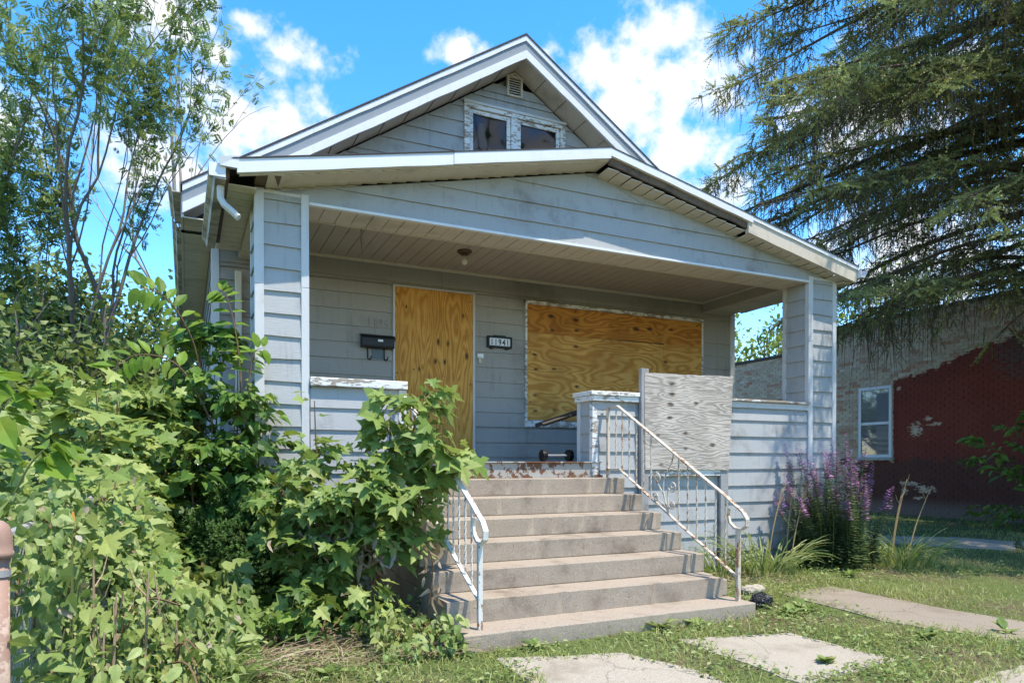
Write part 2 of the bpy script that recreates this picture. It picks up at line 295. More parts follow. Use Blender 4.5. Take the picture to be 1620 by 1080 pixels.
def compound(pairs):
    v = []; f = []
    def lf(x0, y0, dx, dy, w):
        i = len(v); v.extend([(x0, y0, 0), (x0 + dx*.5 - dy*w, y0 + dy*.5 + dx*w, .02), (x0 + dx*.5 + dy*w, y0 + dy*.5 - dx*w, .02), (x0+dx, y0+dy, -.05)]); f.extend([(i, i+2, i+1), (i+1, i+2, i+3)])
    for k in range(pairs):
        x = .12 + .8 * k / pairs; s = .34 - .1 * abs(k / pairs - .4)
        lf(x, 0, s*.35, s, .3); lf(x, 0, s*.35, -s, .3)
    lf(.88, 0, .25, 0, .3)
    return np.array(v, float), np.array(f, int)
SH_COMP = compound(5)
def needle_twig(n, seed, ln=.14, wd=.05):
    r = np.random.default_rng(seed); v = []; f = []
    for k in range(n):
        x = (k + .5) / n; a = k * 2.4; l = ln * (1.05 - .45 * x); d = np.array([.55, math.cos(a) * .9, math.sin(a) * .9]); b = np.array([x, 0, 0]); t = np.array([0, -math.sin(a), math.cos(a)]) * wd * .5
        i = len(v); v += [b - t, b + t, b + d * l]; f.append((i, i+1, i+2))
    i = len(v); v += [(0, .03, 0), (0, -.03, 0), (1.04, 0, 0)]; f.append((i, i+1, i+2))
    return np.array(v, float), np.array(f, int)
def leaves(name, mat, parent, shape, pos, xd, nd, size, rnd=None, kind=None):
    V, F = shape; pos = np.asarray(pos, float); N = len(pos)
    if N == 0: return None
    xd = np.asarray(xd, float); nd = np.asarray(nd, float); size = np.broadcast_to(np.asarray(size, float), (N,))
    xd = xd / (np.linalg.norm(xd, axis=1, keepdims=True) + 1e-9)
    yd = np.cross(nd, xd); yd /= (np.linalg.norm(yd, axis=1, keepdims=True) + 1e-9); zd = np.cross(xd, yd)
    P = pos[:, None, :] + size[:, None, None] * (V[None, :, 0:1] * xd[:, None] + V[None, :, 1:2] * yd[:, None] + V[None, :, 2:3] * zd[:, None])
    nv = len(V); FF = (F[None] + (np.arange(N) * nv)[:, None, None]).reshape(-1, 3)
    if rnd is None: rnd = RNG.random(N)
    return rawmesh(name, mat, parent, P.reshape(-1, 3), FF, np.repeat(rnd, nv), kind)
def rawmesh(name, mat, parent, P, FF, rv, kind=None):
    me = bpy.data.meshes.new(name); k = FF.shape[1]
    me.vertices.add(len(P)); me.vertices.foreach_set('co', np.ascontiguousarray(P, dtype=np.float32).ravel())
    me.loops.add(FF.size); me.loops.foreach_set('vertex_index', np.ascontiguousarray(FF, dtype=np.int32).ravel())
    me.polygons.add(len(FF)); me.polygons.foreach_set('loop_start', np.arange(0, FF.size, k, dtype=np.int32))
    me.update(calc_edges=True)
    a = me.attributes.new('rnd', 'FLOAT', 'POINT'); a.data.foreach_set('value', np.clip(rv, 0, 1).astype(np.float32))
    o = put(name, me, mat, parent)
    if kind: o['kind'] = kind
    return o
def ribbons(name, mat, parent, base, dirv, length, width, bend, seg=3, rnd=None, kind=None, droop=1.0):
    """curved strap blades: start along dirv, bend down"""
    base = np.asarray(base, float); N = len(base); d = np.asarray(dirv, float); d = d / np.linalg.norm(d, axis=1, keepdims=True)
    length = np.broadcast_to(length, (N,)).astype(float); width = np.broadcast_to(width, (N,)); bend = np.broadcast_to(bend, (N,))
    side = np.cross(d, np.array([0, 0, 1.0])) + RNG.normal(0, .25, (N, 3)); side /= np.linalg.norm(side, axis=1, keepdims=True) + 1e-9
    hor = d.copy(); hor[:, 2] = 0; hor /= np.linalg.norm(hor, axis=1, keepdims=True) + 1e-6
    P = np.zeros((N, (seg) * 2 + 1, 3)); c = base.copy(); cur = d.copy()
    for s in range(seg):
        wd = width * (1 - .55 * (s / seg) ** 2) * .5
        P[:, 2*s] = c - side * wd[:, None]; P[:, 2*s+1] = c + side * wd[:, None]
        c = c + cur * (length / seg)[:, None]
        cur = cur + (hor * .6 - np.array([0, 0, 1.0]) * droop) * (bend / seg)[:, None]; cur /= np.linalg.norm(cur, axis=1, keepdims=True)
    P[:, -1] = c; F = []
    for s in range(seg - 1):
        a = 2*s; F += [(a, a+1, a+3), (a, a+3, a+2)]
    F.append((2*seg-2, 2*seg-1, 2*seg)); F = np.array(F); nv = P.shape[1]
    FF = (F[None] + (np.arange(N) * nv)[:, None, None]).reshape(-1, 3)
    if rnd is None: rnd = RNG.random(N)
    return rawmesh(name, mat, parent, P.reshape(-1, 3), FF, np.repeat(rnd, nv), kind)
def rv(n, s=1.0): return RNG.normal(0, s, (n, 3))
# ------------------------------------------------------------------ the ground, paths
GZ = .07
gb = MB(); g = 26
xs = [-260, -60, -20, -8, -5, -3, -1.6, -.8, 0, .8, 1.6, 2.6, 3.6, 4.6, 5.6, 7, 9, 12, 16, 24, 60, 260]; ys = [-260, -60, -20, -8, -5.5, -4.5, -3.8, -3, -2.2, -1.4, -.6, .2, 1.2, 2.5, 5, 9, 16, 30, 80, 260]
for y in ys:
    for x in xs: gb.v.append((x, y, GZ))
for j in range(len(ys) - 1):
    for i in range(len(xs) - 1): a = j * len(xs) + i; gb.f.append((a, a+1, a+1+len(xs), a+len(xs)))
def m_ground():
    k = NM('lawn_soil'); a = k.noise(1.1, detail=6); b = k.noise(14, detail=6)
    col = k.mix(k.rng(b, .35, .65), (.10, .075, .045), (.17, .14, .085)); col = k.mix(k.rng(k.math('ADD', a, k.math('MULTIPLY', b, .4)), .52, .8), col, (.10, .125, .04))
    k.bump(k.noise(30, detail=8), .8, .03); return k.fin(col, .95, .1)
tag(gb.build('ground', m_ground()), kind='structure')
def slab(name, pts, z, mat, th=.05, jag=.02, parent=None):
    q = []
    n = len(pts)
    for i in range(n):
        a = Vector(pts[i]); b = Vector(pts[(i+1) % n]); m = max(1, int((b-a).length / .12)); nrm = Vector((-(b-a).y, (b-a).x)).normalized()
        for k in range(m):
            p = a.lerp(b, k / m) + nrm * random.uniform(-jag, jag); q.append((p.x, p.y))
    return fixn(MB().prism([(x, y, z - th) for x, y in q], [(x, y, z) for x, y in q]).build(name, mat, parent))
SLABS = [('concrete_path', [(2.66, -2.52), (3.56, -2.74), (3.62, -3.56), (2.66, -3.66)], SLABM), ('concrete_path', [(1.28, -2.42), (2.1, -2.66), (2.3, -3.2), (2.1, -4.4), (1.15, -4.4)], SLABM),
         ('concrete_path', [(3.55, -4.05), (4.2, -3.98), (5.2, -5.2), (3.7, -5.4)], SLABM), ('side_path', [(4.70, -1.57), (5.49, -1.50), (5.46, -2.72), (5.53, -3.29), (5.9, -5.2), (5.0, -5.2), (4.83, -3.67), (4.52, -2.81)], SLABD),
         ('side_path', [(9.55, .95), (10.3, 1.75), (11.4, .9), (11.6, .1), (10.4, -.55), (9.9, .2)], SLABM), ('side_path', [(10.5, -.65), (11.65, .02), (13.2, -2.2), (12.0, -2.9)], SLABM)]
for i, (nm, pts, m) in enumerate(SLABS): tag(slab(nm, pts, GZ + .006 + .0015 * i, m), kind='structure')
# ------------------------------------------------------------------ the house
HX0, HX1, HY, HYB = -.275, 7.49, 2.084, 11.5
house = thing('bungalow', (3.5, 0, GZ), 'pale blue-grey sided bungalow with deep front porch and boarded front', 'house')
EXP = .203
def wallpart(name, O, T, Nn):
    """an (invisible-less) part: returns record to hang boards on"""
    return dict(O=Vector(O), T=Vector(T), N=Vector(Nn))
def boards(part, W, polyfn, zlist, mat, seams=(), t0=.004, t1=.025):
    """lap boards on wall frame W. polyfn(z) -> list of (s0,s1) spans at height z; each board is its own object"""
    for z0, z1 in zlist:
        a = polyfn(z0 + 1e-3); b = polyfn(z1 - 1e-3)
        for k in range(min(len(a), len(b))):
            s00, s01 = a[k]; s10, s11 = b[k]
            if s01 - s00 < .02: continue
            if s11 - s10 < .005: s10 = s11 = (s10 + s11) / 2
            cuts = [0.0] + [u for u in seams if 0 < u < 1 and (s01 - s00) > 1.6 and random.random() < .75] + [1.0]
            for c0, c1 in zip(cuts, cuts[1:]):
                g0 = .0012 if c0 > 0 else 0
                def P(s, z, t): return W['O'] + W['T'] * s + W['N'] * t + Vector((0, 0, z))
                L0 = s00 + (s01 - s00) * c0 + g0; L1 = s00 + (s01 - s00) * c1; U0 = s10 + (s11 - s10) * c0 + g0; U1 = s10 + (s11 - s10) * c1
                j = random.uniform(-.004, .004); j2 = random.uniform(-.002, .002)
                mb = MB(); mb.hexa([P(L0, z0 + j, t1 + j2), P(L1, z0 - j, t1), P(L1, z0 - j, -.002), P(L0, z0 + j, -.002)], [P(U0, z1 + .012, t0), P(U1, z1 + .012, t0), P(U1, z1 + .012, -.002), P(U0, z1 + .012, -.002)])
                fixn(mb.build('siding_board', mat, part))
def rows(z0, z1, ref):
    k = math.ceil((z0 - ref) / EXP - 1e-6); zs = [z0] + [ref + EXP * i for i in range(k, k + 80) if z0 + .02 < ref + EXP * i < z1 - .02] + [z1]
    return list(zip(zs, zs[1:]))
# main body
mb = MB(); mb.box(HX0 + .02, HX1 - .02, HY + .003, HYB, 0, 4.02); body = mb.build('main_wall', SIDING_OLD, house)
WF = wallpart('f', (0, HY, 0), (1, 0, 0), (0, -1, 0))
DX0, DX1, DZ = 1.841, 2.93, 3.60
WX0, WX1, WZ0, WZ1 = 3.705, 6.80, 1.855, 3.605
def front_spans(z):
    sp = [(HX0 + .08, HX1 - .09)]
    def cut(sp, a, b):
        o = []
        for s0, s1 in sp:
            if b <= s0 or a >= s1: o.append((s0, s1)); continue
            if a > s0: o.append((s0, a))
            if b < s1: o.append((b, s1))
        return o
    if z < DZ + .02: sp = cut(sp, DX0 - .01, DX1 + .02)
    if WZ0 - .01 < z < WZ1 + .005: sp = cut(sp, WX0 - .005, WX1 + .03)
    return sp
zr = [0.3]; z = .417
grid = [1.635 + EXP * i for i in range(-7, 12)]
bz = sorted(set([round(v, 4) for v in grid if .3 < v < 3.92] + [WZ0, WZ1, DZ + .02]))
zl = []
base = [.30] + [v for v in grid if .3 < v < 3.9] + [3.95]
for a, b in zip(base, base[1:]):
    cutz = [a] + [c for c in (WZ0 - .008, WZ1 + .007, DZ + .022) if a + .004 < c < b - .004] + [b]
    zl += list(zip(cutz, cutz[1:]))
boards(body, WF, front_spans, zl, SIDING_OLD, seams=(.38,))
# left wall of the main body
WL = wallpart('l', (HX0, 0, 0), (0, -1, 0), (-1, 0, 0))
boards(body, dict(O=Vector((HX0 + .018, HYB, 0)), T=Vector((0, -1, 0)), N=Vector((-1, 0, 0))), lambda z: [(0, HYB - HY - .08)], rows(.3, 4.0, 1.635), SIDING)
boards(body, dict(O=Vector((HX1 - .018, HY, 0)), T=Vector((0, 1, 0)), N=Vector((1, 0, 0))), lambda z: [(.08, HYB - HY)], rows(.3, 4.0, 1.635), SIDING)
MB().box(HX0 - .012, HX0 + .075, HY - .03, HY + .06, .2, 4.0).build('corner_trim', TRIM, body, bevel=.004)
MB().box(HX1 - .085, HX1 + .012, HY - .03, HY + .06, .2, 4.0).build('corner_trim', TRIM, body, bevel=.004)
# gable wall
RX, RZ, RY, SL = 3.54, 7.026, 1.70, .6475     # ridge, rake plane, slope (rake top line)
def ztop(x): return RZ - SL * abs(x - RX)
DROP = .335
gz0 = 4.0
mb = MB(); hw = (RZ - DROP - gz0) / SL
mb.prism([(RX - hw, HY + .09, gz0), (RX + hw, HY + .09, gz0), (RX, HY + .09, RZ - DROP)], [(RX - hw, HY + .2, gz0), (RX + hw, HY + .2, gz0), (RX, HY + .2, RZ - DROP)])
gable = fixn(mb.build('gable_wall', SIDING, house))
GW0, GW1, GWB, GWT = 2.80, 4.335, 5.2, 6.16
V0, V1, VB, VT = 3.43, 3.665, 6.37, 6.66
def gab_spans(z):
    h = (RZ - DROP - .01 - z) / SL
    if h <= 0: return [(RX, RX)]
    sp = [(max(RX - h, HX0 + .1), min(RX + h, HX1 - .1))]
    for a, b, c, d in ((GW0, GW1, GWB, GWT), (V0, V1, VB, VT)):
        if c < z < d:
            o = []
            for s0, s1 in sp:
                if a > s0: o.append((s0, min(a, s1)))
                if b < s1: o.append((max(b, s0), s1))
            sp = o
    return sp
base = [4.3] + [6.082 + EXP * i for i in range(-8, 4) if 4.32 < 6.082 + EXP * i < 6.66] + [6.675]; zl = []
for a, b in zip(base, base[1:]):
    cz = [a] + [c for c in (GWB, GWT, VB, VT) if a + .004 < c < b - .004] + [b]; zl += list(zip(cz, cz[1:]))
boards(gable, WF, gab_spans, zl, SIDING, seams=(.63,))
# gable window: frame, mullion, two sashes with panes, curtain
def frame(name, mat, parent, x0, x1, y0, y1, z0, z1, wd, wb=None):
    wb = wb or wd; m = MB(); m.box(x0, x0 + wd, y0, y1, z0, z1); m.box(x1 - wd, x1, y0, y1, z0, z1); m.box(x0 + wd, x1 - wd, y0 + .001, y1, z1 - wd, z1); m.box(x0 + wd, x1 - wd, y0 + .001, y1, z0, z0 + wb)
    return m.build(name, mat, parent, bevel=.004)
gwin = frame('gable_window', SILLP, house, GW0, GW1, HY - .045, HY + .05, GWB, GWT, .075)
MB().box(3.49, 3.585, HY - .038, HY + .05, GWB + .075, GWT - .075).build('mullion', SILLP, gwin, bevel=.004)
MB().box(GW0 - .01, GW1 + .01, HY - .06, HY - .045, GWT - .02, GWT + .015).build('head_trim', TRIM, gwin, bevel=.003)
for x0, x1 in ((GW0 + .075, 3.49), (3.585, GW1 - .075)):
    frame('sash', SILLP, gwin, x0 + .004, x1 - .004, HY - .018, HY + .03, GWB + .08, GWT - .08, .055)
    MB().box(x0 + .05, x1 - .05, HY + .004, HY + .008, GWB + .12, GWT - .12).build('pane', GLASS, gwin)
    MB().box(x0, x1, HY + .075, HY + .085, GWB, GWT).build('room_dark', DARK, gwin)
m = MB(); N_ = 9
for i in range(N_):
    x = GW0 + .13 + i * .037; top = 5.94 if i in (3, 4, 5) else (5.95 - .10 * abs(i - 4)); m.v += [(x, HY + .03 + .012 * (i % 2), top), (x + .03 * (i - 4) * .3, HY + .03 + .012 * ((i + 1) % 2), 5.62 - .02 * (i % 3))]
for i in range(N_ - 1): a = 2 * i; m.f.append((a, a+2, a+3, a+1))
m.build('curtain', CURTAIN, gwin)
# vent with slats
vent = frame('gable_vent', SOFFIT, house, V0, V1, HY - .04, HY + .02, VB, VT, .028)
MB().box(V0 + .028, V1 - .028, HY + .012, HY + .02, VB + .03, VT - .03).build('vent_back', DARK, vent)
for i in range(7):
    zz = VB + .05 + i * .033; MB().hexa([(V0 + .028, HY - .032, zz), (V1 - .028, HY - .032, zz), (V1 - .028, HY, zz + .018), (V0 + .028, HY, zz + .018)], [(V0 + .028, HY - .032, zz + .010), (V1 - .028, HY - .032, zz + .010), (V1 - .028, HY, zz + .024), (V0 + .028, HY, zz + .024)]) if False else None
    mm = MB(); mm.hexa([(V0 + .028, HY - .034, zz), (V1 - .028, HY - .034, zz), (V1 - .028, HY, zz + .014), (V0 + .028, HY, zz + .014)], [(V0 + .028, HY - .034, zz + .010), (V1 - .028, HY - .034, zz + .010), (V1 - .028, HY, zz + .024), (V0 + .028, HY, zz + .024)])
    mm.build('vent_slat', SOFFIT, vent)
for x, s in ((RX - .11, 1), (RX + .11, -1)):
    mm = MB(); mm.hexa([(RX - s * .125, HY - .05, 6.60), (RX, HY - .05, 6.675), (RX, HY - .02, 6.675), (RX - s * .125, HY - .02, 6.60)], [(RX - s * .125, HY - .05, 6.625), (RX, HY - .05, 6.70), (RX, HY - .02, 6.70), (RX - s * .125, HY - .02, 6.625)]); fixn(mm.build('vent_hood', SOFFIT, vent))
# main roof
EX0, EX1 = -.60, 7.68
roof = None
mm = MB()
for s, ex in ((-1, EX0), (1, EX1)):
    mm.prism([(RX, RY - .02, RZ + .008), (ex - s * 0, RY - .02, ztop(ex) + .008), (ex, RY - .02, ztop(ex) - .016), (RX, RY - .02, RZ - .016)][::1], [(RX, HYB + .3, RZ + .008), (ex, HYB + .3, ztop(ex) + .008), (ex, HYB + .3, ztop(ex) - .016), (RX, HYB + .3, RZ - .016)])
roof = fixn(mm.build('main_roof', SHINGLE, house))
def rake(name, mat, parent, xa, xb, y0, y1, da, db, zf, seg=1, wob=0):
    """sloping board between x=xa..xb under line zf(x), from da to db below it"""
    o = None
    for i in range(seg):
        x0 = xa + (xb - xa) * i / seg; x1 = xa + (xb - xa) * (i + 1) / seg
        m = MB(); n = 8
        for j in range(n):
            u0 = x0 + (x1 - x0) * j / n + (.0015 if j == 0 and i else 0); u1 = x0 + (x1 - x0) * (j + 1) / n
            w0 = wob * math.sin(u0 * 9.1) * math.sin(u0 * 3.3); w1 = wob * math.sin(u1 * 9.1) * math.sin(u1 * 3.3)
            m.hexa([(u0, y0(u0), zf(u0) - db + w0), (u1, y0(u1), zf(u1) - db + w1), (u1, y1(u1), zf(u1) - db + w1), (u0, y1(u0), zf(u0) - db + w0)], [(u0, y0(u0), zf(u0) - da), (u1, y0(u1), zf(u1) - da), (u1, y1(u1), zf(u1) - da), (u0, y1(u0), zf(u0) - da)])
        o = fixn(m.build(name, mat, parent))
    return o
c_ = lambda v: (lambda x: v)
for s, xe in ((-1, EX0 + .02), (1, EX1 - .02)):
    rake('drip_edge', FASCIA, roof, RX, xe, c_(RY - .012), c_(RY + .02), .018, .085, ztop, 3, .004)
    rake('rake_board', FASCIA_GREY, roof, RX, xe, c_(RY + .004), c_(RY + .03), .086, .215, ztop, 2, 0)
    rake('rake_trim', FASCIA, roof, RX, xe, c_(RY - .02), c_(RY + .02), .216, .32, ztop, 3, .006)
    n = 13
    for i in range(n):
        x0 = RX + (xe - RX) * i / n; x1 = RX + (xe - RX) * (i + 1) / n - .012 * (1 if xe > RX else -1)
        m = MB(); d = .30; zz = lambda x: ztop(x) - d
        m.hexa([(x0, RY + .02, zz(x0) - .008), (x1, RY + .02, zz(x1) - .016), (x1, HY - .001, zz(x1) - .016), (x0, HY - .001, zz(x0) - .008)], [(x0, RY + .02, zz(x0)), (x1, RY + .02, zz(x1)), (x1, HY - .001, zz(x1)), (x0, HY - .001, zz(x0))]); fixn(m.build('soffit_panel', SOFFIT, roof))
# eave soffits and left gutter of the main roof
for x0, x1 in ((EX0 + .03, HX0), (HX1, EX1 - .03)):
    n = 40; L_ = (HYB - RY - .03)
    for i in range(n):
        y0 = RY + .035 + L_ * i / n; MB().box(x0, x1, y0, y0 + L_ / n - .008, 4.0, 4.012 + .004 * (i % 2)).build('eave_panel', SOFFIT, roof)
MB().box(EX0 + .005, EX0 + .035, RY + .035, HYB + .2, 4.0, 4.27).build('eave_fascia', TRIM, roof)
def gutter(name, parent, pa, pb, outx, mat=GUTTER, h=.12, wd=.125):
    """K-style gutter trough from pa to pb; outx = -1/+1 side of the outer lip"""
    prof = [(0, .0), (0, -h), (wd * .62, -h), (wd * .72, -h * .62), (wd, -h * .35), (wd, 0), (wd * .86, -.006), (wd * .9, -h * .33), (wd * .62, -h * .60), (wd * .52, -h * .93), (.012, -h * .93), (.012, 0)]
    A = [(pa[0] + outx * x, pa[1], pa[2] + z) for x, z in prof]; B = [(pb[0] + outx * x, pb[1], pb[2] + z) for x, z in prof]
    return fixn(MB().prism(A, B).build(name, mat, parent))
g1 = gutter('gutter', house, (EX0 + .0, RY - .03, 4.36), (EX0 + .02, RY + .95, 4.33), -1)
g2 = gutter('gutter', house, (EX0 + .03, RY + .94, 4.28), (EX0 + .02, HYB + .2, 4.16), -1)
gutter('gutter', house, (EX1, RY, 4.34), (EX1, HYB, 4.30), 1)
# ---------------------------------------------------------------- the porch
CW, CD = .471, .42
PW = 7.3412
porch = MB().box(.05, PW - .05, .46, HY - .03, .0, 1.335).build('porch_deck', GREYWOOD, house)
for i in range(18):
    y0 = .44 + i * .0905; MB().box(.06, PW - .06, y0, y0 + .086, 1.336, 1.354).build('deck_plank', GREYWOOD, porch)
MB().box(1.12, 3.62, -.001, .44, 1.20, 1.352).build('step_riser', LINTEL, porch, bevel=.004)
MB().box(1.12, 3.62, -.03, .44, 1.353, 1.368).build('porch_edge', LINTEL, porch, bevel=.004)
MB().box(1.12, 3.64, -.02, .0, 1.196, 1.222).build('rusty_angle', LINTEL, porch)
def column(x0, x1, ref, name='porch_column'):
    col = MB().box(x0 + .02, x1 - .02, .02, CD - .02, .05, 3.80).build(name, SIDING, house)
    fr = lambda z: [(x0 + .07, x1 - .06)]
    boards(col, dict(O=Vector((0, .018, 0)), T=Vector((1, 0, 0)), N=Vector((0, -1, 0))), fr, rows(.1, 3.79, ref), SIDING)
    boards(col, dict(O=Vector((x0 + .018, CD, 0)), T=Vector((0, -1, 0)), N=Vector((-1, 0, 0))), lambda z: [(.05, CD - .05)], rows(.1, 3.79, ref), SIDING)
    boards(col, dict(O=Vector((x1 - .018, 0, 0)), T=Vector((0, 1, 0)), N=Vector((1, 0, 0))), lambda z: [(.05, CD - .05)], rows(.1, 3.79, ref), SIDING)
    boards(col, dict(O=Vector((0, CD - .018, 0)), T=Vector((-1, 0, 0)), N=Vector((0, 1, 0))), lambda z: [(-x1 + .06, -x0 - .06)], rows(1.36, 3.79, ref), SIDING)
    for a, b in ((x0, x0 + .08), (x1 - .07, x1)):
        for za, zb in ((.1, 2.95), (2.952, 3.80)):
            MB().box(a, b, -.012, .05, za, zb).build('corner_trim', TRIM, col, bevel=.003); MB().box(a, b, CD - .05, CD + .012, za, zb).build('corner_trim', TRIM, col, bevel=.003)
    MB().box(x0 + .081, x1 - .071, -.008, .03, 3.765, 3.79).build('cap_trim', TRIM, col)
    return col
colL = column(0, CW, 3.7139); colR = column(PW - .5174, PW, 3.5161)
def pwall(x0, x1, th, z1, ref, capmat, sides, name):
    wl = MB().box(x0 + .02, x1 - .02, .02, th, .05, z1).build(name, SIDING, house)
    boards(wl, dict(O=Vector((0, .018, 0)), T=Vector((1, 0, 0)), N=Vector((0, -1, 0))), lambda z: [(x0 + .01, x1 - .01)], rows(.1, z1 - .03, ref), SIDING, seams=(.5,))
    boards(wl, dict(O=Vector((0, th, 0)), T=Vector((-1, 0, 0)), N=Vector((0, 1, 0))), lambda z: [(-x1 + .01, -x0 - .01)], rows(1.36, z1 - .03, ref), SIDING)
    return wl
pl = pwall(CW, 1.375, .30, 2.06, 2.068, SILLP, 1, 'porch_wall')
MB().box(CW + .002, 1.395, -.045, .34, 2.062, 2.142).build('wall_cap', SILLP, pl, bevel=.008)
boards(pl, dict(O=Vector((1.357, 0, 0)), T=Vector((0, 1, 0)), N=Vector((1, 0, 0))), lambda z: [(.05, .25)], rows(1.2, 2.03, 2.068), SIDING)
MB().box(1.315, 1.39, -.012, .04, .9, 2.058).build('corner_trim', TRIM, pl, bevel=.003)
MB().box(1.315, 1.39, .26, .312, 1.36, 2.058).build('corner_trim', TRIM, pl, bevel=.003)
PR0 = 3.515
pr = pwall(PR0, PW - .5174, .30, 2.04, 1.886, SILLP, 1, 'porch_wall')
MB().box(PR0 - .03, 4.118, -.04, .34, 2.043, 2.10).build('wall_cap', SILLP, pr, bevel=.006); MB().box(PR0 - .045, 4.118, -.06, .36, 2.102, 2.15).build('wall_cap', SILLP, pr, bevel=.006)
MB().box(4.18, PW - .5174 - .002, -.05, .34, 2.115, 2.145).build('wall_cap', m_peel('bare_wood_cap', (.62, .60, .56), (.27, .22, .17), .46, 12, (.5, 1, 2)), pr, bevel=.006)
MB().box(4.20, PW - .5174 - .002, -.014, .03, 2.04, 2.113).build('cap_fascia', TRIM, pr, bevel=.003)
boards(pr, dict(O=Vector((PR0 + .018, .3, 0)), T=Vector((0, -1, 0)), N=Vector((-1, 0, 0))), lambda z: [(.05, .25)], rows(1.2, 2.03, 1.886), SIDING)
m = MB(); m.hexa([(PR0 - .01, -.014, 1.2), (PR0 + .08, -.014, 1.2), (PR0 + .07, .05, 1.2), (PR0 - .01, .05, 1.2)], [(PR0 - .005, -.014, 1.98), (PR0 + .055, -.014, 1.93), (PR0 + .055, .05, 2.0), (PR0 - .005, .05, 2.02)]); m.build('corner_trim', SILLP, pr, bevel=.003)
MB().box(PR0 - .012, PR0 + .05, .255, .315, 1.36, 2.04).build('corner_trim', TRIM, pr, bevel=.003)
# beams, ceiling
BZ, CZ = 3.714, 3.89
beam = MB().box(.03, PW - .03, .03, CD - .005, BZ + .02, 3.98).build('porch_beam', SOFFIT, house)
MB().box(CW, PW - .5174, -.022, .03, BZ - .004, BZ + .022).build('beam_edge', FASCIA, beam, bevel=.003)
MB().box(CW, PW - .5174, CD - .004, CD + .014, BZ - .004, BZ + .028).build('beam_edge', SOFFIT, beam, bevel=.003)
n = int((PW - .5174 - CW) / .155)
for i in range(n + 1):
    x0 = CW + i * .155; x1 = min(x0 + .148, PW - .5174 - .002); MB().box(x0, x1, .031, CD - .005, BZ + .004 + .0015 * (i % 2), BZ + .02).build('soffit_plank', SOFFIT, beam)
ceil_ = MB().box(.4, PW - .4, CD, HY - .01, CZ + .012, CZ + .03).build('porch_ceiling', DARK, house)
pk = None
for i in range(43):
    x0 = .44 + i * .1555
    if pk is None:
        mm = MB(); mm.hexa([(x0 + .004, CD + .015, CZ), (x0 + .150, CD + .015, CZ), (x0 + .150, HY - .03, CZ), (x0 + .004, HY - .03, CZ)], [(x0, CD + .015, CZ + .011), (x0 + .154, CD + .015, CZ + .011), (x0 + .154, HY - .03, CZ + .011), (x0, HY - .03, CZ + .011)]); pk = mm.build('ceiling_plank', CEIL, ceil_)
    else:
        o = pk.copy(); COL.objects.link(o); o.location.x += i * .1555
MB().box(.42, PW - .45, HY - .05, HY - .024, CZ - .035, CZ + .004).build('ceiling_trim', SOFFIT, ceil_, bevel=.004)
for a, b, c, nm in ((.0, CW - .03, 1, 'side_beam'), (PW - .5174, PW - .02, -1, 'side_beam')):
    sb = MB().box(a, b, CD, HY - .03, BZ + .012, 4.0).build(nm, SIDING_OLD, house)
    xi = b if c == 1 else a
    MB().box(xi - .012, xi + .012, CD + .015, HY - .05, CZ - .03, CZ - .005).build('beam_trim', TRIM, sb)
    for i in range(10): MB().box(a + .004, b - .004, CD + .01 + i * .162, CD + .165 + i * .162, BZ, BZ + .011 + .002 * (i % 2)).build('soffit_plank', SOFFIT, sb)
# porch gable and roof
PX0, PXR, PX1 = -.262, 3.57, 7.51
def pztop(x): return 4.725 - (.226 * (PXR - x) if x < PXR else .1975 * (x - PXR))
def pye(x): return -.34 + .14 * (x - PX0) / 7.77
PD = .155
m = MB(); lp = [(.03, 3.735), (PW - .03, 3.735), (PW - .03, pztop(PW) - PD), (PXR, 4.725 - PD), (.03, pztop(.03) - PD)]
m.prism([(x, .022, z) for x, z in lp], [(x, .4, z) for x, z in lp]); pg = fixn(m.build('porch_gable', SIDING, house))
def pg_sp(z):
    a = PXR - (4.725 - PD - .02 - z) / .226; b = PXR + (4.725 - PD - .02 - z) / .1975
    if a >= b: return [(PXR, PXR)]
    return [(max(a, .10), min(b, PW - .10))]
boards(pg, dict(O=Vector((0, .02, 0)), T=Vector((1, 0, 0)), N=Vector((0, -1, 0))), pg_sp, [(3.738, 3.905), (3.905, 4.108), (4.108, 4.311), (4.311, 4.514), (4.514, 4.55)], SIDING, seams=(.33, .74))
for x in (.105, PW - .17): MB().box(x - .0, x + .06, -.012, .03, 3.80, pztop(x) - PD - .01 if x < 3 else pztop(x + .06) - PD - .01).build('gable_trim', SOFFIT, pg)
m = MB()
for s, ex in ((-1, PX0), (1, PX1)):
    n = 6
    for j in range(n):
        u0 = PXR + (ex - PXR) * j / n; u1 = PXR + (ex - PXR) * (j + 1) / n
        m.prism([(u0, pye(u0) - .025, pztop(u0) + .008), (u1, pye(u1) - .025, pztop(u1) + .008), (u1, pye(u1) - .025, pztop(u1) - .003), (u0, pye(u0) - .025, pztop(u0) - .003)], [(u0, HY + .3, pztop(u0) + .008), (u1, HY + .3, pztop(u1) + .008), (u1, HY + .3, pztop(u1) - .003), (u0, HY + .3, pztop(u0) - .003)])
proof = fixn(m.build('porch_roof', SHINGLE, house))
pf = lambda k: (lambda x: pye(x) + k)
rake('drip_edge', FASCIA, proof, PXR, 1.77, pf(-.02), pf(.02), .004, .115, pztop, 1, .002)
rake('drip_edge', FASCIA, proof, 1.765, PX0 + .10, pf(-.016), pf(.02), .004, .118, pztop, 1, .003)
rake('drip_edge', FASCIA, proof, PXR, 5.62, pf(-.02), pf(.02), .004, .085, pztop, 1, .004)
rake('drip_edge', FASCIA, proof, 5.60, PX1, pf(-.018), pf(.02), .004, .05, pztop, 1, .004)
rake('rake_board', SOFFIT, proof, 5.56, PX1 - .03, pf(-.004), pf(.05), .051, .215, pztop, 1, .004)
rake('bare_board', DARKWOOD, proof, PXR, 5.58, pf(.02), pf(.05), .02, .16, pztop, 1, .01)
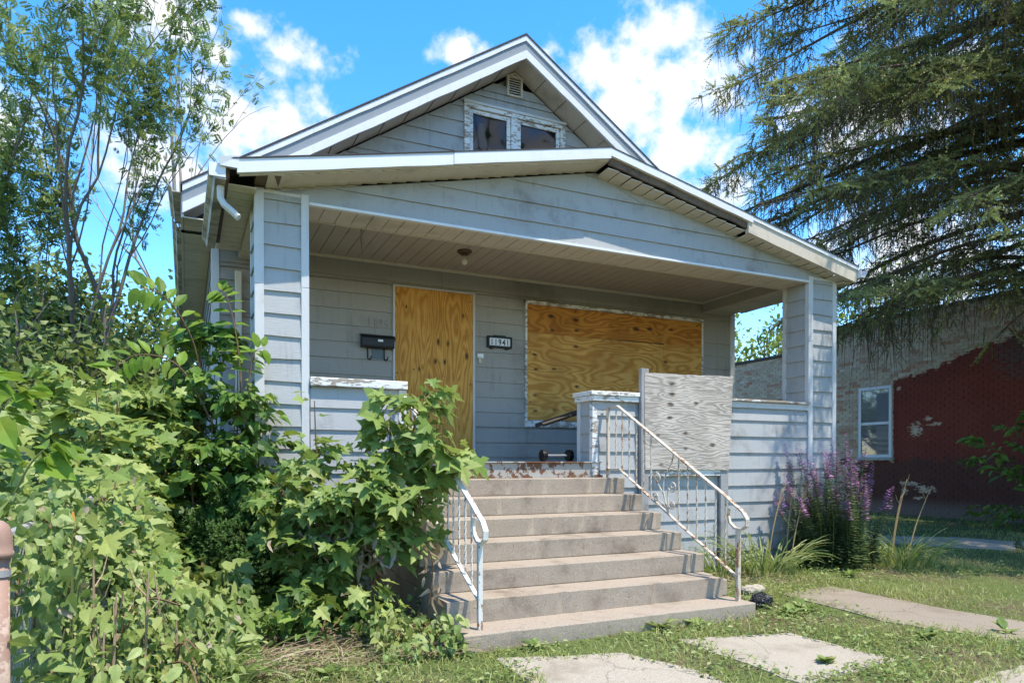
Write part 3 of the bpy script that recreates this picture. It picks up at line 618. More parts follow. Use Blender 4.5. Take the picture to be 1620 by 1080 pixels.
rake('sub_fascia', SOFFIT, proof, PXR, PX0 + .12, pf(.024), pf(.05), .02, .128, pztop, 1, .003)
# broken return at the left corner
m = MB(); m.hexa([(PX0 - .03, pye(0) - .03, 3.80), (PX0 + .11, pye(0) - .02, 3.80), (PX0 + .09, pye(0) + .1, 3.83), (PX0 - .02, pye(0) + .1, 3.83)], [(PX0 - .045, pye(0) - .045, 3.865), (PX0 + .12, pye(0) - .024, 3.905), (PX0 + .10, pye(0) + .1, 3.90), (PX0 - .03, pye(0) + .1, 3.87)]); m.build('bent_flashing', FASCIA, proof)
MB().box(.0, .20, pye(0) + .06, .02, 3.82, 3.88).build('rotten_corner', DARKWOOD, proof)
for xe, n, dd in ((PX0 + .35, 24, .132), (5.56, 13, .19), (PX1 - .05, 12, .205)):
    xs0 = PXR if xe != PX1 - .05 else 5.58
    for i in range(n):
        x0 = xs0 + (xe - xs0) * i / n; x1 = xs0 + (xe - xs0) * (i + 1) / n - .004 * np.sign(xe - xs0)
        a = random.uniform(-.004, .004); m = MB(); d0 = dd + a + .007; d1 = dd - .007
        m.hexa([(x0, pye(x0) + .045, pztop(x0) - d0), (x1, pye(x1) + .045, pztop(x1) - d1), (x1, .02, pztop(x1) - d1 - .01), (x0, .02, pztop(x0) - d0 - .01)], [(x0, pye(x0) + .045, pztop(x0) - d0 + .008), (x1, pye(x1) + .045, pztop(x1) - d1 + .008), (x1, .02, pztop(x1) - d1), (x0, .02, pztop(x0) - d0)]); fixn(m.build('soffit_panel', SOFFIT, proof))
# porch side eaves + gutters
for x0, x1 in ((PX0 + .02, .01), (PW - .02, PX1 - .02)):
    for i in range(12): MB().box(x0, x1, -.12 + i * .165, .035 + i * .165, 3.742, 3.752 + .003 * (i % 2)).build('eave_panel', SOFFIT, proof)
MB().box(PX0 + .02, PX0 + .045, -.26, 1.62, 3.74, 3.84).build('eave_fascia', DARKWOOD, proof)
MB().box(PX1 - .045, PX1 - .02, -.12, 1.9, 3.74, 3.90).build('eave_fascia', SOFFIT, proof)
pgut = gutter('gutter', house, (PX0 + .015, -.33, 3.825), (PX0 + .0, 1.62, 3.80), -1, h=.125, wd=.13)
MB().box(PX0 - .115, PX0 + .012, -.338, -.331, 3.715, 3.825).build('end_cap', FASCIA, pgut)
m = MB(); m.tube([(PX0 - .02, -.16, 3.70), (PX0 - .02, -.16, 3.60), (PX0 + .01, -.18, 3.54), (PX0 + .09, -.2, 3.47), (PX0 + .12, -.21, 3.44)], [.038, .036, .036, .036, .036], 8, flat=.8); m.build('outlet_elbow', TRIM, pgut)
gutter('gutter', house, (PX1 - .01, -.26, 3.90), (PX1 - .01, 1.9, 3.86), 1, mat=FASCIA, h=.10, wd=.12)
m = MB(); m.box(-.04, .03, HY - .14, HY - .06, .3, 3.55); m.build('downspout', SOFFIT, house, bevel=.008)
# door casing, window casing, hardware on the wall
m = MB(); m.box(DX0 - .012, DX0 + .012, HY - .045, HY, 1.37, DZ); m.box(DX1 - .01, DX1 + .02, HY - .045, HY, 1.37, DZ); m.box(DX0 - .012, DX1 + .02, HY - .05, HY, DZ, DZ + .018); dcase = m.build('door_casing', TRIM, house)
m = MB(); m.box(WX0 - .004, WX0 + .024, HY - .055, HY, WZ0, WZ1); m.box(WX1, WX1 + .03, HY - .055, HY, WZ0, WZ1); m.box(WX0 - .004, WX1 + .03, HY - .06, HY, WZ1 - .045, WZ1 + .004); m.box(WX0 + .025, WX1, HY - .05, HY, WZ0, WZ0 + .095); wcase = m.build('window_casing', SILLP, house, bevel=.003)
MB().box(3.0, 3.045, HY - .045, HY - .02, 2.69, 2.78).build('doorbell', IVORY, house, bevel=.004); MB().box(2.99, 3.075, HY - .04, HY - .018, 2.765, 2.82).build('doorbell_card', WHITEP, house)
def text(name, s, size, loc, mat, parent, ext=.004, rot=(math.pi / 2, 0, 0), sx=1, bevel=0, off=0):
    cu = bpy.data.curves.new(name, 'FONT'); cu.body = s; cu.size = size; cu.extrude = ext; cu.bevel_depth = bevel; cu.offset = off; cu.materials.append(mat); cu.align_x = 'CENTER'
    t = bpy.data.objects.new('txt', cu); COL.objects.link(t); bpy.context.view_layer.update(); me = bpy.data.meshes.new_from_object(t.evaluated_get(bpy.context.evaluated_depsgraph_get())); bpy.data.objects.remove(t); bpy.data.curves.remove(cu)
    o = bpy.data.objects.new(name, me); COL.objects.link(o); o.parent = parent; o.location = Vector(loc) - wpos(parent); o.rotation_euler = rot; o.scale.x = sx; return o
for i, ch in enumerate('11941'): text('painted_over_digit', ch, .135, (1.53 + i * .073, HY - .02, 3.075), SIDING_OLD, body, .012, sx=.8, bevel=.003)
# boards over door and window: things that could be taken down
dbo = thing('door_boarding', (2.385, HY - .04, 1.37), 'tall orange plywood sheet covering the front door between mailbox and number plaque', 'plywood')
MB().box(DX0 + .014, DX1 - .012, HY - .042, HY - .02, 1.375, DZ - .004).build('plywood_sheet', PLY_DOOR, dbo)
for x, z in ((1.88, 3.5), (2.88, 3.5), (1.88, 2.5), (2.88, 2.4), (1.88, 1.5), (2.88, 1.5), (2.1, 2.56)): MB().lathe((x, HY - .042, z), [(.010, 0), (.010, -.004), (.004, -.006)], 8, 'Y').build('screw', DARKMETAL, dbo)
wbo = thing('window_boarding', (5.25, HY - .04, 1.95), 'wide patchwork of orange plywood sheets covering the front window', 'plywood')
for x0, x1, z0, z1, mt in ((WX0 + .026, 5.235, 3.165, 3.556, PLY_TOP), (5.239, WX1 - .002, 3.175, 3.556, PLY_TOP), (WX0 + .026, 6.06, 1.955, 3.161, PLY_WIN), (6.064, WX1 - .002, 1.955, 3.171, PLY_WIN)):
    MB().box(x0, x1, HY - .046 + random.uniform(-.004, .004), HY - .02, z0, z1).build('plywood_sheet', mt, wbo)
for x, z in ((3.78, 3.5), (4.5, 3.52), (5.3, 3.5), (6.7, 3.5), (3.77, 2.9), (3.77, 2.2), (6.74, 2.4)): MB().lathe((x, HY - .05, z), [(.011, 0), (.011, -.004), (.004, -.006)], 8, 'Y').build('screw', DARKMETAL, wbo)
# mailbox
mbx = thing('mailbox', (1.62, HY - .05, 2.78), 'black metal wall mailbox with two newspaper hooks left of the boarded door', 'mailbox')
m = MB(); sec = [(HY - .022, 2.79), (HY - .115, 2.79), (HY - .125, 2.815), (HY - .125, 2.90), (HY - .10, 2.935), (HY - .022, 2.96)]
m.prism([(1.415, y, z) for y, z in sec], [(1.825, y, z) for y, z in sec]); fixn(m.build('box', BLACK, mbx, bevel=.006))
m = MB(); sec = [(HY - .024, 2.967), (HY - .106, 2.942), (HY - .134, 2.905), (HY - .134, 2.885), (HY - .129, 2.885), (HY - .129, 2.902), (HY - .10, 2.936), (HY - .024, 2.961)]; m.prism([(1.405, y, z) for y, z in sec], [(1.835, y, z) for y, z in sec]); fixn(m.build('lid', BLACK, mbx))
MB().box(1.61, 1.675, HY - .137, HY - .133, 2.862, 2.89).build('name_slot', WHITEP, mbx)
for x in (1.505, 1.715): MB().tube([(x, HY - .035, 2.80), (x, HY - .035, 2.69), (x, HY - .045, 2.655), (x + .012, HY - .075, 2.64), (x + .025, HY - .10, 2.655), (x + .03, HY - .105, 2.685)], .008, 6).build('paper_hook', BLACK, mbx)
MB().box(1.56, 1.70, HY - .028, HY - .018, 2.66, 2.79).build('back_plate', m_flat('blue_grey_plate', (.13, .16, .18)), mbx)
npq = thing('house_number_plaque', (3.30, HY - .05, 2.93), 'black framed house number plaque reading 11941 right of the boarded door', 'sign')
frame('plaque_frame', BLACK, npq, 3.125, 3.485, HY - .075, HY - .02, 2.915, 3.07, .026)
MB().box(3.148, 3.462, HY - .062, HY - .03, 2.938, 3.048).build('panel', WHITEP, npq)
MB().box(3.22, 3.39, HY - .07, HY - .02, 3.071, 3.083).build('plaque_top', BLACK, npq)
for x in (3.19, 3.42): MB().box(x - .02, x + .02, HY - .07, HY - .02, 2.898, 2.914).build('plaque_foot', BLACK, npq)
for i, ch in enumerate('11941'): text('digit', ch, .115, (3.188 + i * .0585, HY - .0635, 2.951), BLACK, npq, .001, sx=.74, off=.0025)
for i in range(4): MB().box(3.2155 + i * .0585, 3.2175 + i * .0585, HY - .0635, HY - .062, 2.94, 3.046).build('panel_divider', BLACK, npq)
# ceiling light
lt = thing('ceiling_light', (2.47, 1.2, 3.89), 'bare bulb in a brass ceiling fixture under the porch ceiling', 'light')
MB().lathe((2.47, 1.2, 3.89), [(.085, 0), (.09, -.012), (.075, -.03), (.05, -.034), (.05, -.05), (.03, -.055)], 20).build('fixture', BRASS, lt, smooth=False)
MB().lathe((2.47, 1.2, 3.835), [(.014, 0), (.016, -.025), (.022, -.04), (.032, -.055), (.036, -.075), (.030, -.097), (.014, -.11), (.003, -.113)], 16).build('bulb', BULB, lt, smooth=True)
cdt = MB(); cdt.tube([(1.05, .42, 3.73), (1.055, .44, 3.66), (1.05, .43, 3.6), (1.06, .44, 3.52), (1.058, .44, 3.46)], [.006, .005, .008, .004, .002], 5); tag(cdt.build('rusty_wire', m_flat('rust', (.16, .07, .04)), None), 'short rusty wire dangling from the porch ceiling near the left column', 'wire')
# grey plywood panel on posts over the right porch wall
gp = thing('plywood_panel', (4.8, -.06, 1.27), 'weathered grey plywood panel on lumber posts fixed to the right porch wall', 'panel')
m = MB(); n = 10; topz = [2.375, 2.382, 2.385, 2.388, 2.383, 2.392, 2.39, 2.398, 2.405, 2.40, 2.408]
a = []; 
pts = [(4.165 + (5.475 - 4.165) * i / n, topz[i]) for i in range(n + 1)][::-1]; lo = [(4.175, 1.28), (4.6, 1.272), (5.0, 1.276), (5.41, 1.268)]
lp = lo + pts; m.prism([(x, -.078, z) for x, z in lp], [(x, -.062, z) for x, z in lp]); fixn(m.build('sheet', PLY_GREY, gp))
MB().box(4.122, 4.165, -.075, -.02, .08, 2.43).build('post', GREYWOOD, gp, bevel=.004); MB().box(4.166, 4.235, -.06, -.02, .08, 2.43).build('post', GREYWOOD, gp, bevel=.004)
MB().box(5.30, 5.42, -.06, -.02, .08, 2.1).build('post', GREYWOOD, gp, bevel=.004); MB().box(4.236, 5.299, -.056, -.02, 1.20, 1.275).build('rail', SILLP, gp, bevel=.004)
# dumbbell, bench frame, on the porch
db = thing('dumbbell', (3.3, .55, 1.37), 'black dumbbell lying on the porch floor by the right wall', 'dumbbell')
for xx, yy in ((3.30, .75), (3.58, .62)):
    MB().lathe((xx, yy, 1.37 + .072), [(.03, -.03), (.068, -.028), (.072, -.015), (.072, .015), (.068, .028), (.03, .03)], 18, 'X').build('weight_plate', BLACK, db)
MB().tube([(3.30, .75, 1.442), (3.58, .62, 1.442)], .014, 8).build('bar', GREYWOOD, db)
bn = thing('weight_bench_frame', (3.75, .75, 1.37), 'dark metal bench frame behind the right porch wall', 'bench')
for dy in (0, .17):
    MB().tube([(3.22, .62 + dy, 1.80), (3.95, .72 + dy, 2.02)], .024, 4).build('bench_rail', DARKMETAL, bn)
    MB().tube([(3.92, .72 + dy, 2.0), (3.95, .72 + dy, 1.37)], .02, 4).build('bench_leg', DARKMETAL, bn)
MB().tube([(3.6, .62, 1.92), (3.6, .86, 1.92)], .018, 4).build('cross_bar', DARKMETAL, bn)
# ---------------------------------------------------------------- concrete steps
steps = thing('concrete_steps', (2.4, -1.1, GZ), 'seven weathered concrete steps rising to the porch', 'steps')
SX0, SX1, SY, TR, RI = 1.1216, 3.7315, -2.2191, .317, .1674
for i in range(7):
    y0 = SY + TR * i; z1 = .19 + RI * i; z0 = z1 - RI - (.13 if i == 0 else 0) + .001
    n = 44; pts = [(SX0 + (SX1 - SX0) * k / n, y0 + random.uniform(-.003, .003) + (random.uniform(.008, .026) if random.random() < .1 and 0 < k < n else 0)) for k in range(n + 1)]
    if i == 1: pts = pts[:-1] + [(3.50, y0 - .002), (3.53, y0 + .06), (3.60, y0 + .10), (3.62, y0 + .17), (SX1 - .02, y0 + .19)]
    lp = pts + [(SX1, 0.0), (SX0, 0.0)]
    lp2 = lp
    o = fixn(MB().prism([(x, (max(y, y0 + .012) if i == 1 else y0 + .010) if k <= len(pts) - 1 else y, z0) for k, (x, y) in enumerate(lp2)], [(x, y, z1) for x, y in lp2]).build('step', CONC, steps))
    b = o.modifiers.new('bevel', 'BEVEL'); b.width = .008; b.segments = 2; b.limit_method = 'ANGLE'; b.angle_limit = R(50)
    if i == 1: MB().box(3.46, SX1 - .004, y0 + .016, y0 + .31, z0 + .004, z1 - .018).build('broken_corner', CONC, steps, bevel=.01)
# ---------------------------------------------------------------- railings
def railing(X, mat, label):
    t = thing('stair_railing', (X, -2.09, .19), label, 'railing', 'iron stair railings')
    zb = lambda y: 1.287 + (y + .332) * .5105; zt = lambda y: 1.967 + (y + .294) * .545
    hp = [(-.02, 1.945), (-.294, 1.967)] + [(y, zt(y)) for y in np.linspace(-.5, -1.95, 8)] + [(-2.06, .995), (-2.15, .945), (-2.20, .885), (-2.195, .83), (-2.14, .795), (-2.06, .80), (-2.0, .84), (-1.975, .90), (-1.99, .96)]
    m = MB(); A = []
    for i, (y, z) in enumerate(hp):
        a = Vector(hp[max(i-1, 0)]); b = Vector(hp[min(i+1, len(hp)-1)]); d = (b - a).normalized(); nn = Vector((-d.y, d.x)) * .007; wd = .019 if i < len(hp) - 3 else .014
        A.append([(X - wd, y + nn.x, z + nn.y), (X + wd, y + nn.x, z + nn.y), (X + wd, y - nn.x, z - nn.y), (X - wd, y - nn.x, z - nn.y)])
    for i in range(len(A) - 1):
        k = len(m.v); m.v += A[i] + A[i+1]; m.f += [(k+j, k+(j+1) % 4, k+4+(j+1) % 4, k+4+j) for j in range(4)]
    m.f += [(0, 1, 2, 3)]; m.v += A[-1]; k = len(m.v) - 4; m.f.append((k, k+1, k+2, k+3)); fixn(m.build('handrail', mat, t))
    m = MB()
    for (ya, za), (yb, zb_) in (((-.10, 1.285), (-.34, 1.287)), ((-.332, 1.287), (-2.08, .393))):
        m.hexa([(X - .016, ya, za - .006), (X + .016, ya, za - .006), (X + .016, yb, zb_ - .006), (X - .016, yb, zb_ - .006)], [(X - .016, ya, za + .006), (X + .016, ya, za + .006), (X + .016, yb, zb_ + .006), (X - .016, yb, zb_ + .006)])
    fixn(m.build('bottom_rail', mat, t))
    MB().box(X - .017, X + .017, -2.112, -2.078, .187, .80).build('newel_post', mat, t, bevel=.003); MB().box(X - .016, X + .016, -.128, -.096, 1.19, 1.952).build('newel_post', mat, t, bevel=.003)
    for y in (-.266, -.383, -.511, -.641, -.761, -.888, -1.316, -1.445, -1.572, -1.691, -1.820, -1.943):
        z0 = zb(y) if y < -.332 else 1.287; z1 = zt(y) - .004 if y < -.294 else 1.962; n = 30
        MB().tube([(X, y, z0 + (z1 - z0) * k / n) for k in range(n + 1)], .0085, 4, twist=.55, cap=False).build('baluster', mat, t)
    def spiral(c, r0, turns, a0, s, tail):
        p = list(tail); 
        for k in range(28): a = a0 + s * turns * 2 * math.pi * k / 27; r = r0 * (1 - .8 * k / 27); p.append((X, c[0] + r * math.cos(a), c[1] + r * math.sin(a)))
        return p
    B0 = (X, -1.171, .867)
    for c, r0, a0, s, mid in (((-.985, 1.20), .062, -2.6 + math.pi, 1, (-1.085, 1.05)), ((-1.225, 1.13), .062, math.pi * .0 + 2.9 - math.pi, -1, (-1.15, 1.03)), ((-.965, 1.01), .05, 3.3 - math.pi * .9, 1, (-1.09, .95)), ((-1.22, .955), .048, -.3, -1, (-1.17, .91))):
        st = (X, c[0] + r0 * math.cos(a0), c[1] + r0 * math.sin(a0))
        MB().tube(spiral(c, r0, 1.35, a0, s, [B0, (X, mid[0], mid[1])]), .007, 5).build('scroll', mat, t)
    MB().tube([B0, (X, -1.12, .97), (X, -1.085, 1.08), (X, -1.09, 1.18), (X, -1.14, 1.27), (X, -1.21, 1.35), (X, -1.235, 1.42), (X, -1.225, 1.46)], .007, 5).build('scroll', mat, t)
    return t
railing(3.65, RAILR, 'rusty cream iron railing with scrollwork on the right side of the steps')
railing(1.293, RAILM, 'peeling white iron railing half hidden by the maple left of the steps')
# ---------------------------------------------------------------- brick building on the right
BX = 15.5
def m_brick():
    k = NM('old_brick'); X, Y, Z = k.xyz()
    cid = k.n.new('ShaderNodeCombineXYZ'); row = k.math('FLOOR', k.math('DIVIDE', k.math('ADD', Z, .0), .0762)); k.L.new(row, cid.inputs[2])
    sh = k.math('MULTIPLY', k.math('MODULO', row, 2.0), .107); k.L.new(k.math('FLOOR', k.math('DIVIDE', k.math('ADD', Y, sh), .2143)), cid.inputs[1])
    wn = k.n.new('ShaderNodeTexWhiteNoise'); wn.noise_dimensions = '3D'; k.L.new(cid.outputs[0], wn.inputs['Vector'])
    rp = k.n.new('ShaderNodeValToRGB'); k.L.new(wn.outputs['Value'], rp.inputs[0]); e = rp.color_ramp.elements
    for p, c in ((.3, (.56, .44, .31)), (.55, (.62, .50, .36)), (.8, (.50, .34, .23)), (.93, (.46, .22, .13))): q = e.new(p); q.color = (*c, 1)
    e[0].color = (.48, .37, .26, 1); e[-1].color = (.68, .60, .48, 1)
    brick = k.mix(k.math('MULTIPLY', k.noise(25, detail=6), .4), rp.outputs[0], (.26, .20, .145))
    n1 = k.math('SUBTRACT', k.noise(2.2, detail=6, rough=.6), .5); n2 = k.math('SUBTRACT', k.noise(9, k.pos((1, .6, 2)), detail=6, rough=.7), .5)
    n3 = k.math('SUBTRACT', k.noise(17, k.pos((1, .7, 1.8)), detail=5, rough=.65), .5)
    jag = k.math('ADD', k.math('MULTIPLY', n1, .55), k.math('MULTIPLY', n2, .40))
    # painted field: edge runs up to the right of the window
    edge = k.math('ADD', k.math('MULTIPLY_ADD', k.math('SUBTRACT', 5.02, Y), .27, 3.36), jag)
    up = k.math('MULTIPLY', k.rng(k.math('SUBTRACT', edge, Z), 0, .03), k.rng(k.math('ADD', k.math('SUBTRACT', 5.05, Y), k.math('MULTIPLY', jag, .2)), 0, .02))
    low = k.math('MULTIPLY', k.rng(k.math('SUBTRACT', k.math('ADD', 1.42, k.math('MULTIPLY', jag, 1.2)), Z), 0, .04), k.rng(k.math('ADD', k.math('SUBTRACT', 6.4, Y), k.math('MULTIPLY', jag, 6)), 0, .1))
    red = k.mix(k.noise(1.3, detail=5), (.15, .036, .026), (.24, .06, .042)); dk = k.mix(k.noise(3, detail=6), (.085, .034, .026), (.135, .06, .045))
    lowm = k.rng(k.math('SUBTRACT', k.math('ADD', 1.5, k.math('MULTIPLY', jag, 1.2)), Z), -.05, .12)
    pc = k.mix(lowm, red, dk); pc = k.mix(k.math('MULTIPLY', k.rng(k.math('SUBTRACT', .55, Z), 0, .35), .6), pc, (.25, .19, .16))
    # grey scrubbed patch, flaked patches
    def blob(y, z, r, rz):
        a = k.math('DIVIDE', k.math('SUBTRACT', Y, y), r); b = k.math('DIVIDE', k.math('SUBTRACT', Z, z), rz)
        return k.math('ADD', k.math('SUBTRACT', 1.0, k.math('ADD', k.math('MULTIPLY', a, a), k.math('MULTIPLY', b, b))), k.math('MULTIPLY', n3, 9.0))
    pc = k.mix(k.math('MULTIPLY', k.rng(blob(2.1, 3.65, .55, .45), -.2, .7), .7), pc, (.12, .095, .088))
    fl = None
    for y, z, r, rz in ((4.45, 2.17, .16, .15), (4.15, 2.42, .10, .05), (4.0, 2.28, .16, .04), (4.9, 3.2, .05, .06), (4.6, .86, .22, .05), (4.2, .72, .22, .08), (4.75, .64, .10, .07), (4.4, .50, .12, .04)):
        q = k.rng(blob(y, z, r, rz), 0, .25); fl = q if fl is None else k.math('MAXIMUM', fl, q)
    fl = k.math('MAXIMUM', fl, k.rng(k.noise(8, k.pos((1, 1, 1.6)), detail=5, rough=.6), .71, .73))
    m = k.math('MULTIPLY', k.math('MAXIMUM', up, low), k.math('SUBTRACT', 1.0, fl))
    k.bump(k.noise(40, detail=6), .4, .01); return k.fin(k.mix(m, brick, pc), .85, .15)
BRICK = m_brick()
MORTAR = BRICK.copy()
bb = thing('brick_building', (17, 3, GZ), 'single-storey tan brick building with dark red painted side wall behind the lawn', 'building')
bw = MB(); bw.box(BX + .012, 24, -7, 7.0, 0, 4.98); bw.box(BX + .012, 24, 7.0, 14, 0, 4.5); bwall = bw.build('side_wall', BRICK, bb)
WY0, WY1, WBZ, WTZ = 5.06, 6.0, 1.50, 3.31
def brick_boxes():
    out = []; nrow = int(5.0 / .0762)
    for r in range(nrow):
        z0 = r * .0762; off = .107 if r % 2 else 0
        for c in range(int(-3 / .2143), int(13.8 / .2143)):
            y0 = c * .2143 - off; y1 = y0 + .2043
            if y0 > 6.95 and z0 + .0762 > 4.50: continue
            if y0 < 1.2 or y1 > 11.5 or z0 < .05: continue
            if 6.9 < y0 < 8.2 and z0 < 4: continue
            if y1 > WY0 and y0 < WY1 and WBZ - .1 < z0 + .04 < WTZ:
                if y0 < WY0 - .05: y1 = WY0
                elif y1 > WY1 + .05: y0 = WY1
                else: continue
            out.append((y0, y1, z0, z0 + .0662))
    return out
bl = brick_boxes(); near = sorted([b for b in bl if b[0] > 1.95], key=lambda b: b[0]); ind = set(near[:290])
sm = MB()
for b in bl:
    p = RNG.uniform(-.006, .006)
    if b in ind:
        MB().box(BX + p, BX + .03, *b).build('brick', BRICK, bwall)
    else: sm.box(BX + p, BX + .03, *b)
sm.build('brickwork', BRICK, bwall)['kind'] = 'stuff'
COPING = m_flat('dark_tile_coping', (.045, .03, .028), .6)
for i in range(34):
    y0 = -7 + i * .41; MB().box(BX - .04, BX + .4, y0, y0 + .405, 4.985, 5.06 + .004 * (i % 3)).build('coping_tile', COPING, bb)
for i in range(17):
    y0 = 7.0 + i * .41; MB().box(BX - .04, BX + .4, y0, y0 + .405, 4.505, 4.58 + .004 * (i % 3)).build('coping_tile', COPING, bb)
VINYL = m_flat('white_vinyl', (.70, .71, .72), .4)
GLASSC = m_glass('clear_glass', t=.95)
def sidewin():
    m = MB(); f = .075
    m.box(BX - .05, BX + .10, WY0, WY0 + f, WBZ, WTZ); m.box(BX - .05, BX + .10, WY1 - f, WY1, WBZ, WTZ); m.box(BX - .049, BX + .10, WY0 + f, WY1 - f, WTZ - f, WTZ); m.box(BX - .049, BX + .10, WY0 + f, WY1 - f, WBZ, WBZ + f)
    wf = m.build('side_window', VINYL, bb, bevel=.005); mid = 2.37
    MB().box(BX - .04, BX + .01, WY0 + f, WY1 - f, mid - .035, mid + .035).build('meeting_rail', VINYL, wf)
    for z0, z1 in ((WBZ + f, mid - .035), (mid + .035, WTZ - f)): MB().box(BX - .026, BX - .022, WY0 + f, WY1 - f, z0, z1).build('pane', GLASSC, wf)
    bl_ = m_flat('blind', (.60, .60, .57))
    for i in range(44):
        z = WBZ + .09 + i * .037; t = .010 if not (6 < i < 11) else .02
        MB().hexa([(BX + .045, WY0 + f, z), (BX + .065, WY0 + f, z + t), (BX + .065, WY1 - f, z + t), (BX + .045, WY1 - f, z)], [(BX + .046, WY0 + f, z + .034), (BX + .066, WY0 + f, z + .036), (BX + .066, WY1 - f, z + .036), (BX + .046, WY1 - f, z + .034)]) if False else None
    m = MB()
    for i in range(44):
        z = WBZ + .09 + i * .037; tt = .012 + .010 * math.sin(i * 1.7) * (1 if i < 12 else .2)
        m.poly([(BX - .018, WY0 + f, z), (BX - .018 + tt, WY0 + f, z + .035), (BX - .018 + tt, WY1 - f, z + .035), (BX - .018, WY1 - f, z)])
    m.build('blind', bl_, wf); MB().box(BX - .08, BX + .05, WY0 - .06, WY1 + .06, WBZ - .075, WBZ - .002).build('sill', m_conc('stone_sill', (.42, .40, .36)), wf, bevel=.008)
sidewin()
# ---------------------------------------------------------------- shed, pole, fence at the left
sh = thing('shed', (-4.5, 7, GZ), 'low grey shed with white eave behind the left shrubs', 'shed')
MB().box(-7.5, -2.62, 4.62, 8.5, 0, 1.60).build('wall', SIDING_OLD, sh)
for i in range(8): MB().hexa([(-7.5, 4.585, .1 + i * .19), (-2.6, 4.585, .1 + i * .19), (-2.6, 4.62, .1 + i * .19), (-7.5, 4.62, .1 + i * .19)], [(-7.5, 4.605, .288 + i * .19), (-2.6, 4.605, .288 + i * .19), (-2.6, 4.62, .288 + i * .19), (-7.5, 4.62, .288 + i * .19)]).__class__ if False else (lambda m: (m.hexa([(-7.5, 4.585, .1 + i * .19), (-2.6, 4.585, .1 + i * .19), (-2.6, 4.62, .1 + i * .19), (-7.5, 4.62, .1 + i * .19)], [(-7.5, 4.605, .288 + i * .19), (-2.6, 4.605, .288 + i * .19), (-2.6, 4.62, .288 + i * .19), (-7.5, 4.62, .288 + i * .19)]), m.build('siding_board', SIDING_OLD, sh)))(MB())
MB().box(-7.7, -2.4, 4.30, 4.33, 1.60, 1.70).build('eave_board', TRIM, sh)
MB().prism([(-7.7, 4.3, 1.702), (-7.7, 6.5, 1.95), (-7.7, 8.8, 1.702)], [(-2.4, 4.3, 1.702), (-2.4, 6.5, 1.95), (-2.4, 8.8, 1.702)]).build('roof', SHINGLE, sh)
pol = thing('utility_pole', (-3.79, 11.58, GZ), 'short pale post with wires standing among the trees on the left', 'pole')
MB().tube([(-3.79, 11.58, 0), (-3.79, 11.58, 2.2), (-3.79, 11.58, 4.38)], [.09, .085, .08], 10).build('post', m_flat('pale_paint', (.55, .53, .50)), pol)
MB().lathe((-3.79, 11.58, 4.38), [(.095, 0), (.095, .02), (.03, .05)], 10).build('cap', BARKL, pol)
MB().tube([(-3.79, 11.5, 4.3), (-3.79, 11.44, 4.3), (-3.79, 11.42, 4.38)], .015, 6).build('wire_hook', DARKMETAL, pol)
for k, e in enumerate(((-8.5, 9.5, 5.6), (-.8, 11.5, 4.15))):
    pa = Vector((-3.79, 11.42, 4.36)); pb = Vector(e); MB().tube([pa.lerp(pb, t / 8) + Vector((0, 0, -.35 * (t / 8) * (1 - t / 8) * 4 * .5)) for t in range(9)], .012, 4).build('wire', GREYWOOD, pol)
fp = thing('fence_post', (-1.1, -3.85, GZ), 'rusty iron fence post with domed cap at the lower left corner', 'post')
MB().lathe((-1.1, -3.85, 0), [(.030, 0), (.030, 1.06)], 14).build('pipe', PIPE, fp, smooth=True)
MB().lathe((-1.1, -3.85, 1.05), [(.043, 0), (.043, .018), (.040, .022), (.040, .05), (.037, .08), (.028, .105), (.012, .118), (.002, .12)], 16).build('cap', PIPE, fp, smooth=True)
MB().lathe((-1.1, -3.85, .99), [(.034, 0), (.034, .022)], 14).build('band', GREYWOOD, fp)
GALV = m_flat('galvanised_wire', (.34, .33, .32), .45)
cf = thing('chain_link_fence', (-1.1, -2.2, GZ), 'chain-link fence running back from the rusty post under the vines', 'fence')
m = MB(); wl_ = 3.9
for i in range(-20, 66):
    for s in (1, -1):
        pts = []
        for k in range(20):
            z = .12 + k * .051; y = -3.80 + i * .06 + s * k * .03
            if -3.8 <= y <= .2: pts.append((-1.1 + .006 * ((k + (s > 0)) % 2), y, z))
        if len(pts) > 1: m.tube(pts, .0022, 3, cap=False)
m.build('wire_mesh', GALV, cf)['kind'] = 'stuff'
MB().tube([(-1.1, -3.83, 1.11), (-1.1, .3, 1.11)], .017, 8).build('top_rail', GALV, cf)
for y in (-1.6, .3): MB().lathe((-1.1, y, 0), [(.024, 0), (.024, 1.14), (.004, 1.17)], 10).build('line_post', GALV, cf)
# small litter by the steps
def lump(name, c, r, mat, label, cat, seed, sq=(1, 1, .6)):
    bm = bmesh.new(); bmesh.ops.create_icosphere(bm, subdivisions=3, radius=1); rr = np.random.default_rng(seed); ph = rr.random((5, 3)) * 6
    for v in bm.verts:
        d = 1 + sum(.13 * math.sin(v.co.x * (3 + i * 2) + ph[i][0]) * math.cos(v.co.y * (2.5 + 2 * i) + ph[i][1]) * math.cos(v.co.z * (3 + i) + ph[i][2]) for i in range(5)); v.co = Vector((v.co.x * r * sq[0], v.co.y * r * sq[1], v.co.z * r * sq[2])) * d
    me = bpy.data.meshes.new(name); bm.to_mesh(me); bm.free(); o = put(name, me, mat); o.location = c; return tag(o, label, cat)
k = NM('black_plastic'); k.bump(k.noise(18, detail=4, dist=1.5), 1.0, .04); PLAST = k.fin((.012, .012, .014), .25, .5)
lump('plastic_bag', (4.03, -1.98, GZ + .06), .10, PLAST, 'crumpled black plastic bag in the weeds right of the steps', 'bag', 4, (1, .8, .8))
lump('concrete_chunk', (4.48, -1.42, GZ + .03), .11, SLABM, 'broken pale concrete chunk beside the path right of the steps', 'rubble', 8, (1.2, .8, .55))
